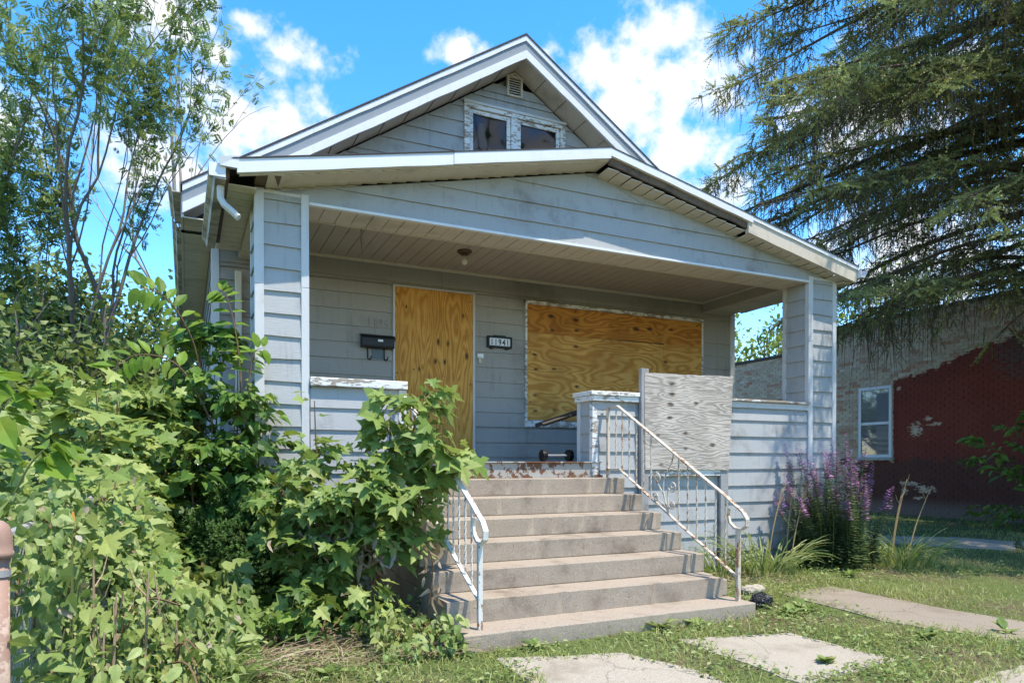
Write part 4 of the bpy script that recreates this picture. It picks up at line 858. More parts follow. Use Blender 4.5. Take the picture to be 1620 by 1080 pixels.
# ---------------------------------------------------------------- plants
CAMP = np.array(cam.location)
_lm = {}
def leaf_objs(mat, parent, shape, key, pos, xd, nd, size, rnd):
    V, F = shape; off = wpos(parent)
    for i in range(len(pos)):
        b = min(5, int(rnd[i] * 6)); kk = (key, b)
        if kk not in _lm:
            me = bpy.data.meshes.new('leaf'); me.from_pydata([tuple(v) for v in V], [], [tuple(int(q) for q in f) for f in F]); a = me.attributes.new('rnd', 'FLOAT', 'POINT'); a.data.foreach_set('value', np.full(len(V), (b + .5) / 6, dtype=np.float32)); me.materials.append(mat); _lm[kk] = me
        x = Vector(xd[i]).normalized(); y = Vector(nd[i]).cross(x).normalized(); z = x.cross(y); s = float(size[i])
        o = bpy.data.objects.new('leaf', _lm[kk]); COL.objects.link(o); o.parent = parent
        M4 = Matrix(((x.x*s, y.x*s, z.x*s, 0), (x.y*s, y.y*s, z.y*s, 0), (x.z*s, y.z*s, z.z*s, 0), (0, 0, 0, 1))); M4.translation = Vector(pos[i]) - off; o.matrix_basis = M4
def spline(pts, n=12):
    P = [Vector(p) for p in pts]; out = []
    if len(P) == 2: P = [P[0], P[0].lerp(P[1], .5), P[1]]
    for i in range(len(P) - 1):
        p0 = P[max(i-1, 0)]; p1 = P[i]; p2 = P[i+1]; p3 = P[min(i+2, len(P)-1)]; m = max(2, n // (len(P) - 1))
        for k in range(m):
            t = k / m; out.append(.5 * ((2*p1) + (p2-p0)*t + (2*p0-5*p1+4*p2-p3)*t*t + (3*p1-p0-3*p2+p3)*t**3))
    out.append(P[-1]); return out
def plant(name, label, cat, base, stems, mat, shape, key, size, nleaf, indiv=0, stemmat=STEM, rad=.012, f0=.25, pet=.08, droop=.35, twigs=0, twl=.3, group=None, extra=None, bright=0.0, up=.9):
    t = thing(name, (base[0], base[1], GZ), label, cat, group); paths = []
    for st in stems:
        p = spline(st, 14); paths.append((p, rad)); L = sum((a - b).length for a, b in zip(p, p[1:]))
        MB().tube(p, [rad * (1.05 - .85 * i / (len(p) - 1)) for i in range(len(p))], 6).build('stem', stemmat, t)
        for k in range(twigs):
            i = int((f0 + (1 - f0) * random.random() * .9) * (len(p) - 1)); q = p[i]; a = random.random() * 6.283; d = Vector((math.cos(a), math.sin(a), .35 + .4 * random.random())) * twl * random.uniform(.6, 1.2) * (1.15 - .5 * i / len(p))
            tp = [q, q + d * .5 + Vector((0, 0, .02)), q + d + Vector((0, 0, -.05 * twl))]; paths.append((tp, rad * .4)); MB().tube(tp, [rad * .4, rad * .3, rad * .15], 4).build('twig', stemmat, t)
    pos = []; xd = []; nd = []; sz = []; rn = []
    tot = sum(len(p) ** .5 for p, _ in paths); cen = Vector((0, 0, 0)); cnt = 0
    for p, r in paths:
        for q in p: cen += q; cnt += 1
    cen /= cnt; ztop_ = max(q.z for p, _ in paths for q in p)
    for j in range(nleaf):
        p, r = random.choice(paths); f = f0 if r == rad else .15; u = (f + (1 - f) * random.random() ** .8) * (len(p) - 1); i = min(int(u), len(p) - 2); q = p[i].lerp(p[i+1], u - i)
        a = random.random() * 6.283; ax = (p[i+1] - p[i]).normalized(); d = Vector((math.cos(a), math.sin(a), random.gauss(.05, .25))) + ax * .45
        out = q - cen; out.z = 0; d += out * .8; d.normalize(); q2 = q + d * pet * random.uniform(.4, 1.3)
        dd = d - Vector((0, 0, droop + random.gauss(0, .25))); pos.append(q2); xd.append(dd); nn = Vector((random.gauss(0, .6), random.gauss(0, .6) - .25, up)) + out * .3; nd.append(nn)
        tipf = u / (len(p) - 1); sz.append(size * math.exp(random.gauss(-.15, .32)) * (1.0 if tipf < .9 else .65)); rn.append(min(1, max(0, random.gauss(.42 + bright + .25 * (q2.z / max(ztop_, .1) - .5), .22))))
    pos = np.array(pos); xd = np.array(xd); nd = np.array(nd); sz = np.array(sz); rn = np.array(rn)
    if indiv:
        o = np.argsort(np.linalg.norm(pos - CAMP, axis=1)); a = o[:indiv]; b = o[indiv:]
        leaf_objs(mat, t, shape, key, pos[a], xd[a], nd[a], sz[a], rn[a])
    else: b = np.arange(len(pos))
    if len(b): leaves('foliage', mat, t, shape, pos[b], xd[b], nd[b], sz[b], rn[b], 'stuff')
    return t
def fan(base, n, h, r, lean=(0, 0), seed=0, hv=.25):
    rr = random.Random(seed); out = []
    for k in range(n):
        a = 6.283 * k / n + rr.random(); b = (base[0] + rr.uniform(-.06, .06), base[1] + rr.uniform(-.06, .06), GZ); rad = r * rr.uniform(.3, 1); hh = h * rr.uniform(1 - hv, 1)
        tip = (base[0] + lean[0] + math.cos(a) * rad, base[1] + lean[1] + math.sin(a) * rad, hh); mid = (base[0] + lean[0] * .4 + math.cos(a) * rad * .35, base[1] + lean[1] * .4 + math.sin(a) * rad * .35, hh * .55); out.append([b, mid, tip])
    return out
# maple beside the steps (the big one leaning over the railing)
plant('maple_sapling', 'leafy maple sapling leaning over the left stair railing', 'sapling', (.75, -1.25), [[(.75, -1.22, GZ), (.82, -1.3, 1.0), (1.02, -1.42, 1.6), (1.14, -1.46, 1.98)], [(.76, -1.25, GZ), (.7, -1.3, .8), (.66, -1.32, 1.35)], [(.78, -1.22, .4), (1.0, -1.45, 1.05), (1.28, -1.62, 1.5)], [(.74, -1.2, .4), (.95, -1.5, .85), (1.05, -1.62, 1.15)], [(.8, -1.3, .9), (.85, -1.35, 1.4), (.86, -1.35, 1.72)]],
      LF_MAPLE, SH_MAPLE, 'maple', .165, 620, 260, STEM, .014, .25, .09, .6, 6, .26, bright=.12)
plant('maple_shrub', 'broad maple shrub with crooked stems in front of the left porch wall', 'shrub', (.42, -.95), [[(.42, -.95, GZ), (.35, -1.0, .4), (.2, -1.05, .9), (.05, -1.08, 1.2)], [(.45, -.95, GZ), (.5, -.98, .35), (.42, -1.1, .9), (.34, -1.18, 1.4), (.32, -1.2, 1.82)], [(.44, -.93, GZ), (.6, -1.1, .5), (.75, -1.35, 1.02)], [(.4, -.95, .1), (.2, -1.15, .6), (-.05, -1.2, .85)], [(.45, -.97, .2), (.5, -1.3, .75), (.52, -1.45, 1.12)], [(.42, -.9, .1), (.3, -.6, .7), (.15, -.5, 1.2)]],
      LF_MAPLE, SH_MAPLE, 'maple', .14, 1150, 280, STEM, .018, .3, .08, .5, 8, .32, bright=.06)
plant('maple_shoot', 'small maple shoot with pale drooping leaves on the ground before the shrub', 'sapling', (.58, -1.75), [[(.58, -1.72, GZ), (.6, -1.76, .3), (.6, -1.8, .5)], [(.58, -1.72, GZ), (.68, -1.8, .25), (.76, -1.84, .36)]], LF_MAPLE, SH_MAPLE, 'maple', .15, 22, 22, STEMG, .006, .5, .07, .7, bright=.3)
plant('maple_shoot', 'low dark maple shoot left of the straw pile', 'sapling', (.1, -1.55), [[(.1, -1.5, GZ), (.1, -1.55, .3), (.14, -1.58, .5)], [(.12, -1.5, GZ), (.2, -1.6, .3), (.26, -1.66, .42)], [(.08, -1.5, GZ), (-.05, -1.6, .25), (-.1, -1.66, .33)]], LF_MAPLE, SH_MAPLE, 'maple', .12, 60, 60, STEMG, .006, .3, .06, .5)
plant('maple_bush', 'tall pale-leaved maple bush rising behind the chain-link fence', 'shrub', (-1.0, -.4), fan((-1.05, -.45), 10, 2.15, .55, (-.1, .05), 5), LF_MAPLE, SH_MAPLE, 'maple', .15, 1100, 280, STEM, .014, .3, .09, .5, 5, .3, bright=.2)
plant('redbud_sapling', 'sapling with big bright heart leaves at the left edge above the fence', 'sapling', (-1.42, -2.2), [[(-1.5, -2.2, GZ), (-1.5, -2.2, 1.1), (-1.42, -2.2, 1.62), (-1.3, -2.2, 1.72)], [(-1.5, -2.2, .8), (-1.6, -2.1, 1.5), (-1.5, -2.05, 1.86)], [(-1.5, -2.2, .8), (-1.3, -2.3, 1.3), (-1.18, -2.32, 1.45)]], LF_BRIGHT, SH_OVAL, 'ovalb', .16, 70, 70, STEMG, .009, .5, .05, .4)
# vine-wrapped shrub at the corner of the house with leafy sprouts
def frond(base, tip, n, size):
    p = spline([base, Vector(base).lerp(Vector(tip), .5) + Vector((0, 0, .12)), tip], 12); return p
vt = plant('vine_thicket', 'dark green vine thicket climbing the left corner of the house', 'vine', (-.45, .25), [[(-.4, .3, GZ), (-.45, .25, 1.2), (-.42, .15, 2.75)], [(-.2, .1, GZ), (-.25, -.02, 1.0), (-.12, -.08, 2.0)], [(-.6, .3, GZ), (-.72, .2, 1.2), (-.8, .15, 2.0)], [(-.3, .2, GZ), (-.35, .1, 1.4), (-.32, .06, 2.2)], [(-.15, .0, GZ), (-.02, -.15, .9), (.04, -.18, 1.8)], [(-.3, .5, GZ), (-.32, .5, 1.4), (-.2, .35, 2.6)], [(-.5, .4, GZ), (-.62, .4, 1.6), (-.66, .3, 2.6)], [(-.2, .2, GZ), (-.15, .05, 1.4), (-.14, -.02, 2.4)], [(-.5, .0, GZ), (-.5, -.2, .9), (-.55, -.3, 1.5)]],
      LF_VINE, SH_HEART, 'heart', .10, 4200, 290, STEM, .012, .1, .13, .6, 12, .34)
def pinnate(name, label, pts, pairs, size, mat=LF_BRIGHT):
    t = thing(name, (pts[0][0], pts[0][1], pts[0][2]), label, 'sapling', 'pinnate sprouts above the vine thicket'); p = spline(pts, 24)
    MB().tube(p, [.008 * (1.1 - .9 * i / (len(p) - 1)) for i in range(len(p))], 5).build('stem', STEM, t); pos = []; xd = []; nd = []
    for k in range(pairs):
        u = (.3 + .7 * (k + .5) / pairs) * (len(p) - 1); i = min(int(u), len(p) - 2); q = p[i].lerp(p[i+1], u - i); ax = (p[i+1] - p[i]).normalized(); sd = ax.cross(Vector((.3, -1, .3))).normalized()
        for s in (1, -1): pos.append(q + sd * s * .01); xd.append(sd * s + ax * .35 + Vector((0, 0, random.uniform(-.35, .0)))); nd.append(Vector((random.gauss(0, .2), -.5, .8)))
    n = len(pos); leaf_objs(mat, t, SH_OVAL, 'ovalb', [np.array(v) for v in pos], xd, nd, np.full(n, size) * RNG.uniform(.75, 1.15, n), RNG.random(n)); return t
pinnate('leafy_sprout', 'upright sprout with paired bright oval leaves against the left house wall', [(-.12, -.1, 1.7), (-.14, -.12, 2.3), (-.22, -.1, 2.75), (-.30, -.08, 2.84)], 9, .17)
pinnate('leafy_sprout', 'long bright sprout arching left from the vine thicket', [(-.4, .1, 1.9), (-.5, 0, 2.4), (-.7, -.12, 2.72), (-.92, -.18, 2.78)], 9, .17)
pinnate('leafy_sprout', 'low bright sprout stretching left over the maple bush', [(-.35, -.05, 1.7), (-.6, -.15, 2.15), (-.9, -.25, 2.22), (-1.1, -.3, 2.05)], 9, .15)
pinnate('leafy_sprout', 'short sprout with bright leaf tuft in front of the left column', [(-.1, -.2, 1.7), (-.06, -.22, 2.1), (-.02, -.24, 2.3), (.06, -.26, 2.34)], 5, .14)
# creeping mass on the fence
def mass(name, label, cat, boxfn, n, mat, shape, size, indiv=0, key='heart', bright=0.0, bare=True):
    P = boxfn(n); c = P.mean(axis=0); t = thing(name, (c[0], c[1], GZ), label, cat); o = P - c; o[:, 2] *= .6
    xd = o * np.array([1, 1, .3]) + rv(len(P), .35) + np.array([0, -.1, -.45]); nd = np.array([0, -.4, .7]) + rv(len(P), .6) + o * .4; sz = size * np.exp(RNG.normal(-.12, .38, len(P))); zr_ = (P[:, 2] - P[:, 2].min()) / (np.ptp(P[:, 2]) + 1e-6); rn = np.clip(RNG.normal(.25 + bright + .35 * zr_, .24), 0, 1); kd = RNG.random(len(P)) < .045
    leaves('dead_leaves', LF_DRY, t, shape, P[kd] + rv(kd.sum(), .02), xd[kd], rv(kd.sum()), sz[kd] * .8, None, 'stuff')
    idx = np.argsort(np.linalg.norm(P - CAMP, axis=1)); a, b = idx[:indiv], idx[indiv:]
    if indiv: leaf_objs(mat, t, shape, key, P[a], xd[a], nd[a], sz[a], rn[a])
    leaves('foliage', mat, t, shape, P[b], xd[b], nd[b], sz[b], rn[b], 'stuff')
    if bare:
        for k in range(9):
            q = P[RNG.integers(len(P))]; e = P[RNG.integers(len(P))]; e = q + (e - q) * min(1, .6 / (np.linalg.norm(e - q) + 1e-6)); MB().tube(spline([(q[0], q[1], max(GZ, q[2] - .3)), tuple((q + e) / 2 + np.array([0, 0, .08])), tuple(e)], 10), .005, 4).build('runner', STEM, t)
    return t
def heap(x0, x1, y0, y1, hfn, shell=.22):
    def f(n):
        x = RNG.uniform(x0, x1, n * 3); y = RNG.uniform(y0, y1, n * 3); h = np.array([hfn(a, b) for a, b in zip(x, y)]); keep = (h > .05) & (np.sin(x * 8 + 1.5 * np.sin(y * 5)) * np.cos(y * 7 + np.sin(x * 6)) + RNG.random(len(x)) * .9 > -.25); x, y, h = x[keep][:n], y[keep][:n], h[keep][:n]
        z = GZ + h - np.abs(RNG.normal(0, shell, len(h))) ; z = np.where(z < GZ, GZ + RNG.random(len(h)) * h, z); return np.stack([x, y, z], 1)
    return f
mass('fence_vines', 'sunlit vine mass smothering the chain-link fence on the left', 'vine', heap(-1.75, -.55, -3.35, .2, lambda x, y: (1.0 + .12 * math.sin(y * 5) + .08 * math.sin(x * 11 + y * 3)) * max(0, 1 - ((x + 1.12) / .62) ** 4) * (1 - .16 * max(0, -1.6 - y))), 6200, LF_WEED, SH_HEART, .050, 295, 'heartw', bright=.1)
mass('fence_vines', 'weedy undergrowth filling the ground between fence and yew', 'weeds', heap(-.95, -.15, -1.95, -.2, lambda x, y: .42 + .12 * math.sin(y * 4 + x * 6) - .1 * max(0, x + .5)), 1500, LF_WEED, SH_HEART, .085, 120, 'heartw')
mass('ground_vines', 'low vines creeping along the left side of the concrete steps', 'vine', heap(.55, 1.12, -2.35, -1.2, lambda x, y: .18 + .10 * math.sin(y * 7 + x * 4) + .10 * max(0, y + 1.8)), 900, LF_WEED, SH_HEART, .05, 100, 'hearts', bright=.1)
mass('low_weeds', 'dark low weeds under the maple shrub', 'weeds', heap(-.1, .9, -1.7, -.5, lambda x, y: .22 + .08 * math.sin(y * 7 + x * 9)), 900, LF_VINE, SH_HEART, .06, 0)
mass('fence_maple_shoots', 'pale maple shoots poking out of the vine mass on the fence', 'sapling', heap(-1.55, -.6, -2.4, .1, lambda x, y: (1.22 + .15 * math.sin(y * 6 + x * 5)) * max(0, 1 - ((x + 1.08) / .55) ** 4)), 700, LF_MAPLE, SH_MAPLE, .11, 280, 'maple', bright=.25)
mass('side_thicket', 'rough green thicket left of the fence in front of the shed', 'shrub', heap(-4.2, -1.5, -1.0, 2.6, lambda x, y: 1.55 + .25 * math.sin(y * 3 + x * 4)), 3200, LF_WEED, SH_OVAL, .13, 0, bright=.05)
mass('corner_weeds', 'broad-leaved weeds crowding the lower left corner', 'weeds', heap(-1.15, -.35, -3.7, -2.6, lambda x, y: .48 + .15 * math.sin(y * 7 + x * 5)), 1200, LF_WEED, SH_OVAL, .052, 290, 'ovalw', bright=.1)
mass('fence_vines', 'vines hanging on the fence beside the rusty post', 'vine', heap(-1.25, -.95, -3.78, -2.7, lambda x, y: 1.10 + .08 * math.sin(y * 9)), 1300, LF_WEED, SH_HEART, .044, 290, 'hearts', bright=.1)
# yew
yw = thing('yew_shrub', (-.2, -.2, GZ), 'dense dark yew shrub below the vine thicket', 'shrub'); n = 9000
d = rv(n); d /= np.linalg.norm(d, axis=1, keepdims=True); rr = (.55 + .5 * RNG.random(n) ** .5) * (1 + .18 * np.sin(d[:, 0] * 7) * np.cos(d[:, 2] * 6 + d[:, 1] * 5)); P = np.array([-.18, -.12, .58]) + d * rr[:, None] * np.array([.44, .40, .52]); P[:, 2] = np.maximum(P[:, 2], GZ + .05)
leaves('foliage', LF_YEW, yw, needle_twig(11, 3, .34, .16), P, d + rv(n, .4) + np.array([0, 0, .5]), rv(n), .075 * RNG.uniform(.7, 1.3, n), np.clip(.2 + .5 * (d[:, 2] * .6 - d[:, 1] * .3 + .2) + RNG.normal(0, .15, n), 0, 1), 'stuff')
for k in range(5): a = k * 1.3; MB().tube(spline([(-.18 + .03 * k, -.1, GZ), (-.18 + .15 * math.cos(a), -.1 + .15 * math.sin(a), .5), (-.18 + .3 * math.cos(a), -.1 + .3 * math.sin(a), .9)], 8), [.016] * 3 + [.01] * 4 + [.006] * 2, 5).build('stem', BARK, yw)
# withered leaves hanging on the maple shrub, straw
def withered(label, c, r, n):
    t = thing('withered_leaves', c, label, 'dead leaves', 'curled dead leaves on the maple shrub'); P = np.array(c) + rv(n) * np.array(r); o = half([(0, 0), (.2, .13), (.5, .16), (.8, .10), (1, 0)], 1.1, .7)
    leaves('leaf_cluster', LF_DRY, t, o, P, np.array([0, 0, -1.0]) + rv(n, .35), rv(n), .10 * RNG.uniform(.6, 1.3, n), None, 'stuff')
    MB().tube(spline([(c[0], c[1] + .1, c[2] - .4), (c[0] + .03, c[1] + .05, c[2]), (c[0] - .05, c[1], c[2] + .15)], 8), .006, 4).build('twig', STEM, t)
withered('bleached dead leaves drooping across the middle of the maple shrub', (.33, -1.3, .80), (.15, .05, .05), 60)
withered('brown curled dead leaves hanging beside the maple sapling stem', (.72, -1.45, .74), (.09, .05, .09), 60)
withered('rusty brown dead leaves on the vine at the left railing', (1.02, -1.85, .62), (.05, .05, .12), 16)
def straw(name, label, x0, x1, y0, y1, n, ln=.25):
    P = np.stack([RNG.uniform(x0, x1, n), RNG.uniform(y0, y1, n), GZ + .015 + np.abs(RNG.normal(0, .03, n))], 1); a = RNG.normal(.35, .7, n); d = np.stack([np.cos(a), np.sin(a), RNG.normal(.05, .12, n)], 1)
    return tag(ribbons(name, LF_STRAW, None, P, d, ln * RNG.uniform(.4, 1.6, n), .006, RNG.uniform(.1, .8, n), 3), label, 'straw', kind='stuff')
straw('straw_pile', 'dry straw and dead stalks lying before the maple shrub', -.45, 1.05, -2.3, -1.35, 1900, .26)
straw('dry_thatch', 'dry thatch under the daylilies right of the steps', 3.85, 5.6, -1.4, -.3, 500, .16)
# tall dry stalks and leafy weeds at the lower left
for i, (x, y, h, lab) in enumerate(((-.98, -3.42, 1.1, 'tall green lily stalk with an orange bud in front of the fence'), (-.93, -3.2, .95, 'bare tan stalk just right of the fence post'), (-.85, -3.3, .82, 'thin brown stalk beside the green lily stalk'), (-.82, -2.95, .75, 'forked dry stalk in front of the fence vines'), (-.62, -2.9, .62, 'short dry stalk nearest the yew side of the fence'), (-1.02, -3.55, .9, 'bent tan stalk touching the fence post'), (-.88, -3.45, .7, 'pale dry stalk in the lower left corner weeds'), (-.74, -3.15, .88, 'tall pale stalk right of the lily stalk'), (-.69, -2.7, .8, 'grey dry stalk standing in the vine mass'), (-.52, -2.55, .5, 'low bent stalk at the right end of the corner weeds'))):
    t = thing('dry_stalk' if i else 'lily_stalk', (x, y, GZ), lab, 'stalk', 'stalks at the fence'); mt = STEMG if i == 0 else m_flat('tan_stalk_%d' % i, (.36, .26, .17), .8)
    p = spline([(x, y, GZ), (x + .02, y, h * .6), (x + random.uniform(-.04, .04), y, h)], 10); MB().tube(p, [.006] * (len(p) - 3) + [.005, .004, .003], 5).build('stem', mt, t)
    for k in range(3): q = p[6 + k % 4]; a = random.random() * 6.28; MB().tube([q, q + Vector((.05 * math.cos(a), .05 * math.sin(a), .05)), q + Vector((.08 * math.cos(a), .08 * math.sin(a), .13))], [.004, .003, .002], 4).build('side_branch', mt, t)
    if i == 0: MB().tube([p[-1], p[-1] + Vector((0, 0, .03)), p[-1] + Vector((.003, 0, .065))], [.004, .011, .004], 7).build('bud', m_flat('orange_bud', (.55, .26, .05)), t)
for i, (x, y, h, lab) in enumerate(((-1.0, -3.62, .85, 'grey-green broadleaf weed beside the fence post'), (-.78, -3.3, .5, 'low broadleaf weed in the lower left corner'), (-.5, -2.75, .42, 'broadleaf weed between the dry stalks and the yew'), (-.3, -2.3, .35, 'small broadleaf weed at the edge of the grass'))):
    plant('broadleaf_weed', lab, 'weed', (x, y), fan((x, y), 5, h, .16, (0, 0), 30 + i), LF_WEED, SH_OVAL, 'ovalw', .085, 70, 70, STEMG, .004, .15, .03, .3, group='broadleaf weeds at the lower left', bright=.1)
# strap-leaved clumps
def strapclump(name, label, cat, c, n, ln, r, wd=.016, bend=1.6, mat=LF_STRAP, group=None, up=1.2, parts=50):
    t = thing(name, (c[0], c[1], GZ), label, cat, group); a = RNG.random(n) * 6.283; q = np.sqrt(RNG.random(n)) * r; P = np.stack([c[0] + q * np.cos(a), c[1] + q * np.sin(a), np.full(n, GZ)], 1); a2 = a + RNG.normal(0, .5, n); d = np.stack([np.cos(a2) * .55, np.sin(a2) * .55, up + RNG.random(n) * .5], 1); L = ln * RNG.uniform(.6, 1.15, n); B = bend * RNG.uniform(.5, 1.2, n); rn = np.clip(RNG.normal(.45, .25, n), 0, 1)
    o = np.argsort(np.linalg.norm(P - CAMP, axis=1)); k = min(parts, n)
    for i in o[:k]: ribbons('blade', mat, t, P[i:i+1], d[i:i+1], L[i:i+1], wd, B[i:i+1], 7, rn[i:i+1])
    b = o[k:]
    if len(b): ribbons('blades', mat, t, P[b], d[b], L[b], wd, B[b], 7, rn[b], 'stuff')
    return t
strapclump('daylily_clump', 'pale arching daylily clump between the railing and the purple flowers', 'daylily', (5.5, -.6), 150, .68, .30, .019)
strapclump('daylily_clump', 'green daylily clump right of the purple flowers', 'daylily', (7.5, -.85), 150, .62, .35, .018)
strapclump('daylily_clump', 'low daylily tuft at the wall foot behind the lower newel', 'daylily', (4.9, -.45), 70, .55, .25, .015)
strapclump('grass_tuft', 'tall grass tuft in front of the fence in the lower left', 'grass tuft', (-.72, -2.95), 60, .62, .16, .014)
strapclump('grass_tuft', 'arching grass tuft at the bottom edge beside the corner weeds', 'grass tuft', (-.48, -2.6), 70, .6, .18, .013)
strapclump('grass_tuft', 'upright grass tuft at the foot of the fence post', 'grass tuft', (-1.0, -3.35), 40, .55, .12, .014)
# dry flower stalks by the daylilies
for i, (x, y, h, lx, lab) in enumerate(((5.6, -.5, 1.05, .25, 'dry flower stalk leaning right out of the pale daylily clump'), (5.85, -.6, 1.1, .3, 'tall straw-coloured stalk in the pale daylily clump'), (5.95, -.45, .95, .1, 'thin straw stalk nearest the purple flowers on their left'), (7.5, -.7, 1.15, .3, 'dry stalk leaning right of the purple flowers'), (7.65, -.8, 1.0, .45, 'long dry stalk leaning far right of the purple flowers'), (7.35, -.8, .95, .2, 'short dry stalk against the purple flowers on their right'))):
    t = thing('dry_stalk', (x, y, GZ), lab, 'stalk', 'dry daylily stalks'); p = spline([(x, y, GZ), (x + lx * .4, y, h * .55), (x + lx, y, h)], 12); MB().tube(p, [.007] * (len(p) - 4) + [.006, .005, .004, .003], 5).build('stem', m_flat('tan_daylily_%d' % i, (.36, .24, .11), .8), t)
    for k in range(3): q = p[-2 - k]; s = (-1) ** k; MB().tube([q, q + Vector((.05 * s, 0, .06)), q + Vector((.07 * s, 0, .12))], [.004, .004, .002], 4).build('side_branch', t.children[0].data.materials[0], t)
# purple loosestrife
ls = thing('purple_flower_clump', (6.7, -.5, GZ), 'bushy clump of purple flower spikes before the right porch column', 'flowers')
P = []; X_ = []; NN = []; SZ = []; RN = []; rr = random.Random(5)
for k in range(58):
    a = rr.random() * 6.283; q = .52 * math.sqrt(rr.random()); bx, by = 6.70 + q * math.cos(a), -.50 + q * .8 * math.sin(a); h = rr.uniform(.85, 1.68) * (1 - .3 * q); tip = Vector((bx + .55 * q * math.cos(a) * 1.2, by + .3 * q * math.sin(a), h + GZ)); p = spline([(bx, by, GZ), (bx + .03, by, h * .5), tip], 16)
    MB().tube(p, [.006 * (1.1 - .7 * i / (len(p) - 1)) for i in range(len(p))], 4).build('stem', STEMG, ls)
    for j in range(120):
        u = (.12 + .76 * j / 120) * (len(p) - 1); i = min(int(u), len(p) - 2); c = p[i].lerp(p[i+1], u - i); b = j * 1.6 + rr.random(); P.append(c); X_.append((math.cos(b), math.sin(b), .25)); NN.append((0, -.2, 1)); SZ.append(.15 * (1.15 - .75 * j / 120)); RN.append(min(1, max(0, rr.gauss(.35, .25))))
    if rr.random() < .95:
        fp_ = []
        i0 = int(.86 * (len(p) - 1)); cs = [p[i0].lerp(p[-1], t / 40) + Vector((0, 0, .12 * t / 40)) for t in range(40)]
        fp = np.array([np.array(c) for c in cs]); an = np.arange(40) * 2.4; xd = np.stack([np.cos(an), np.sin(an), np.full(40, .2)], 1)
        leaves('flower_spike', LF_PURPLE, ls, SH_QUAD, fp, xd, np.tile([0, 0, 1.0], (40, 1)) + rv(40, .3), .062 * np.linspace(1.2, .45, 40))
leaves('foliage', m_leaf('loosestrife_leaf', [(0.081, 0.135, 0.061), (0.162, 0.236, 0.095), (0.297, 0.365, 0.149)]), ls, SH_LANCE, P, X_, NN, SZ, np.array(RN), 'stuff')
# sapling at the brick wall on the right
plant('wall_sapling', 'young tree with arching branches against the red wall at the right edge', 'sapling', (14.0, .75), [[(14.0, .75, GZ), (13.95, .8, 1.2), (13.9, .85, 2.0), (13.8, .85, 2.35)], [(14, .75, .5), (13.6, 1.1, 1.2), (13.1, 1.35, 1.65), (12.75, 1.5, 1.72)], [(14, .75, .5), (13.5, 1.05, 1.0), (12.9, 1.4, 1.3), (12.65, 1.5, 1.36)], [(14, .75, .9), (13.7, .9, 1.6), (13.3, 1.1, 2.0), (13.05, 1.2, 2.05)], [(14, .75, .3), (14.1, .3, 1.0), (14.0, .1, 1.8)], [(14, .75, .3), (13.7, .7, .6), (13.3, 1.0, .95)]], LF_VINE, SH_OVAL, 'ovalv', .16, 420, 150, STEM, .014, .25, .05, .35, 3, .4, bright=.1)
mass('wall_weeds', 'leafy weeds at the foot of the red wall near the right edge', 'weeds', heap(13.6, 15.0, .2, 2.2, lambda x, y: .45), 300, LF_VINE, SH_OVAL, .12, 0)
# single weeds in the lawn and by the slabs
for i, (x, y, s, lab) in enumerate(((3.14, -3.42, .085, 'rosette weed with rounded leaves at the near edge of the middle slab'), (2.75, -2.22, .14, 'broad-leaved dock weed against the bottom step'), (3.05, -2.28, .10, 'low plantain at the bottom step'), (4.05, -2.3, .12, 'pointed plantain beside the black plastic bag'), (4.3, -2.2, .12, 'bright plantain between the bag and the side path'), (3.95, -1.75, .11, 'bright plantain at the lower right newel'), (4.3, -3.3, .10, 'dandelion tuft beside the front slab'), (5.0, -3.45, .10, 'dark dandelion tuft at the right edge of the weedy strip'), (1.6, -2.32, .09, 'small broad weed against the bottom step on the left'), (.2, -2.35, .11, 'broad plantain in the grass below the straw'), (6.2, -1.15, .12, 'plantain in the lawn before the daylilies'))):
    n = 12; a = np.arange(n) * 2.4; P = np.tile([x, y, GZ + .01], (n, 1)) + rv(n, .01); d = np.stack([np.cos(a), np.sin(a), RNG.uniform(.3, 1.1, n)], 1); t = thing('rosette_weed', (x, y, GZ), lab, 'weed', 'rosette weeds in the lawn'); leaf_objs(LF_WEED, t, SH_OVAL, 'ovalw', P, d, np.tile([0, 0, 1.0], (n, 1)) - d * .3, s * RNG.uniform(.7, 1.3, n), RNG.random(n))
# ---------------------------------------------------------------- grass and ground cover
def inpoly(x, y, poly):
    c = np.zeros(len(x), bool); n = len(poly)
    for i in range(n):
        x1, y1 = poly[i]; x2, y2 = poly[(i+1) % n]; k = ((y1 > y) != (y2 > y)) & (x < (x2 - x1) * (y - y1) / (y2 - y1 + 1e-12) + x1); c ^= k
    return c
def shrink(poly, f=.93):
    c = np.mean(poly, axis=0); return [tuple(c + (np.array(p) - c) * f) for p in poly]
def scatter(x0, x1, y0, y1, dens):
    n = int((x1 - x0) * (y1 - y0) * dens); x = RNG.uniform(x0, x1, n); y = RNG.uniform(y0, y1, n); k = np.ones(n, bool)
    for nm, p, m in SLABS: k &= ~inpoly(x, y, shrink(p, .86))
    k &= ~((x > 1.1) & (x < 3.75) & (y > -2.24)); k &= ~((x > -.3) & (x < 7.4) & (y > -.02)); k &= ~((x > -.3) & (x < 7.6) & (y > 2)); return x[k], y[k]
GR = []
for r in ((1.2, 5.9, -4.6, -1.3, 1900), (-1.0, 1.25, -2.9, -2.0, 2300), (3.75, 7.2, -1.4, 0, 900), (5.4, 9.5, -5, 1.5, 1200), (9.5, 15.4, -4, 6.5, 420), (-.9, .9, -2.1, -1.3, 500), (-8, -.3, 0, 14, 60), (-6, -1.0, -5, .5, 380), (7.5, 15.4, 6, 12, 60)):
    GR.append(scatter(*r))
x = np.concatenate([g_[0] for g_ in GR]); y = np.concatenate([g_[1] for g_ in GR]); n = len(x)
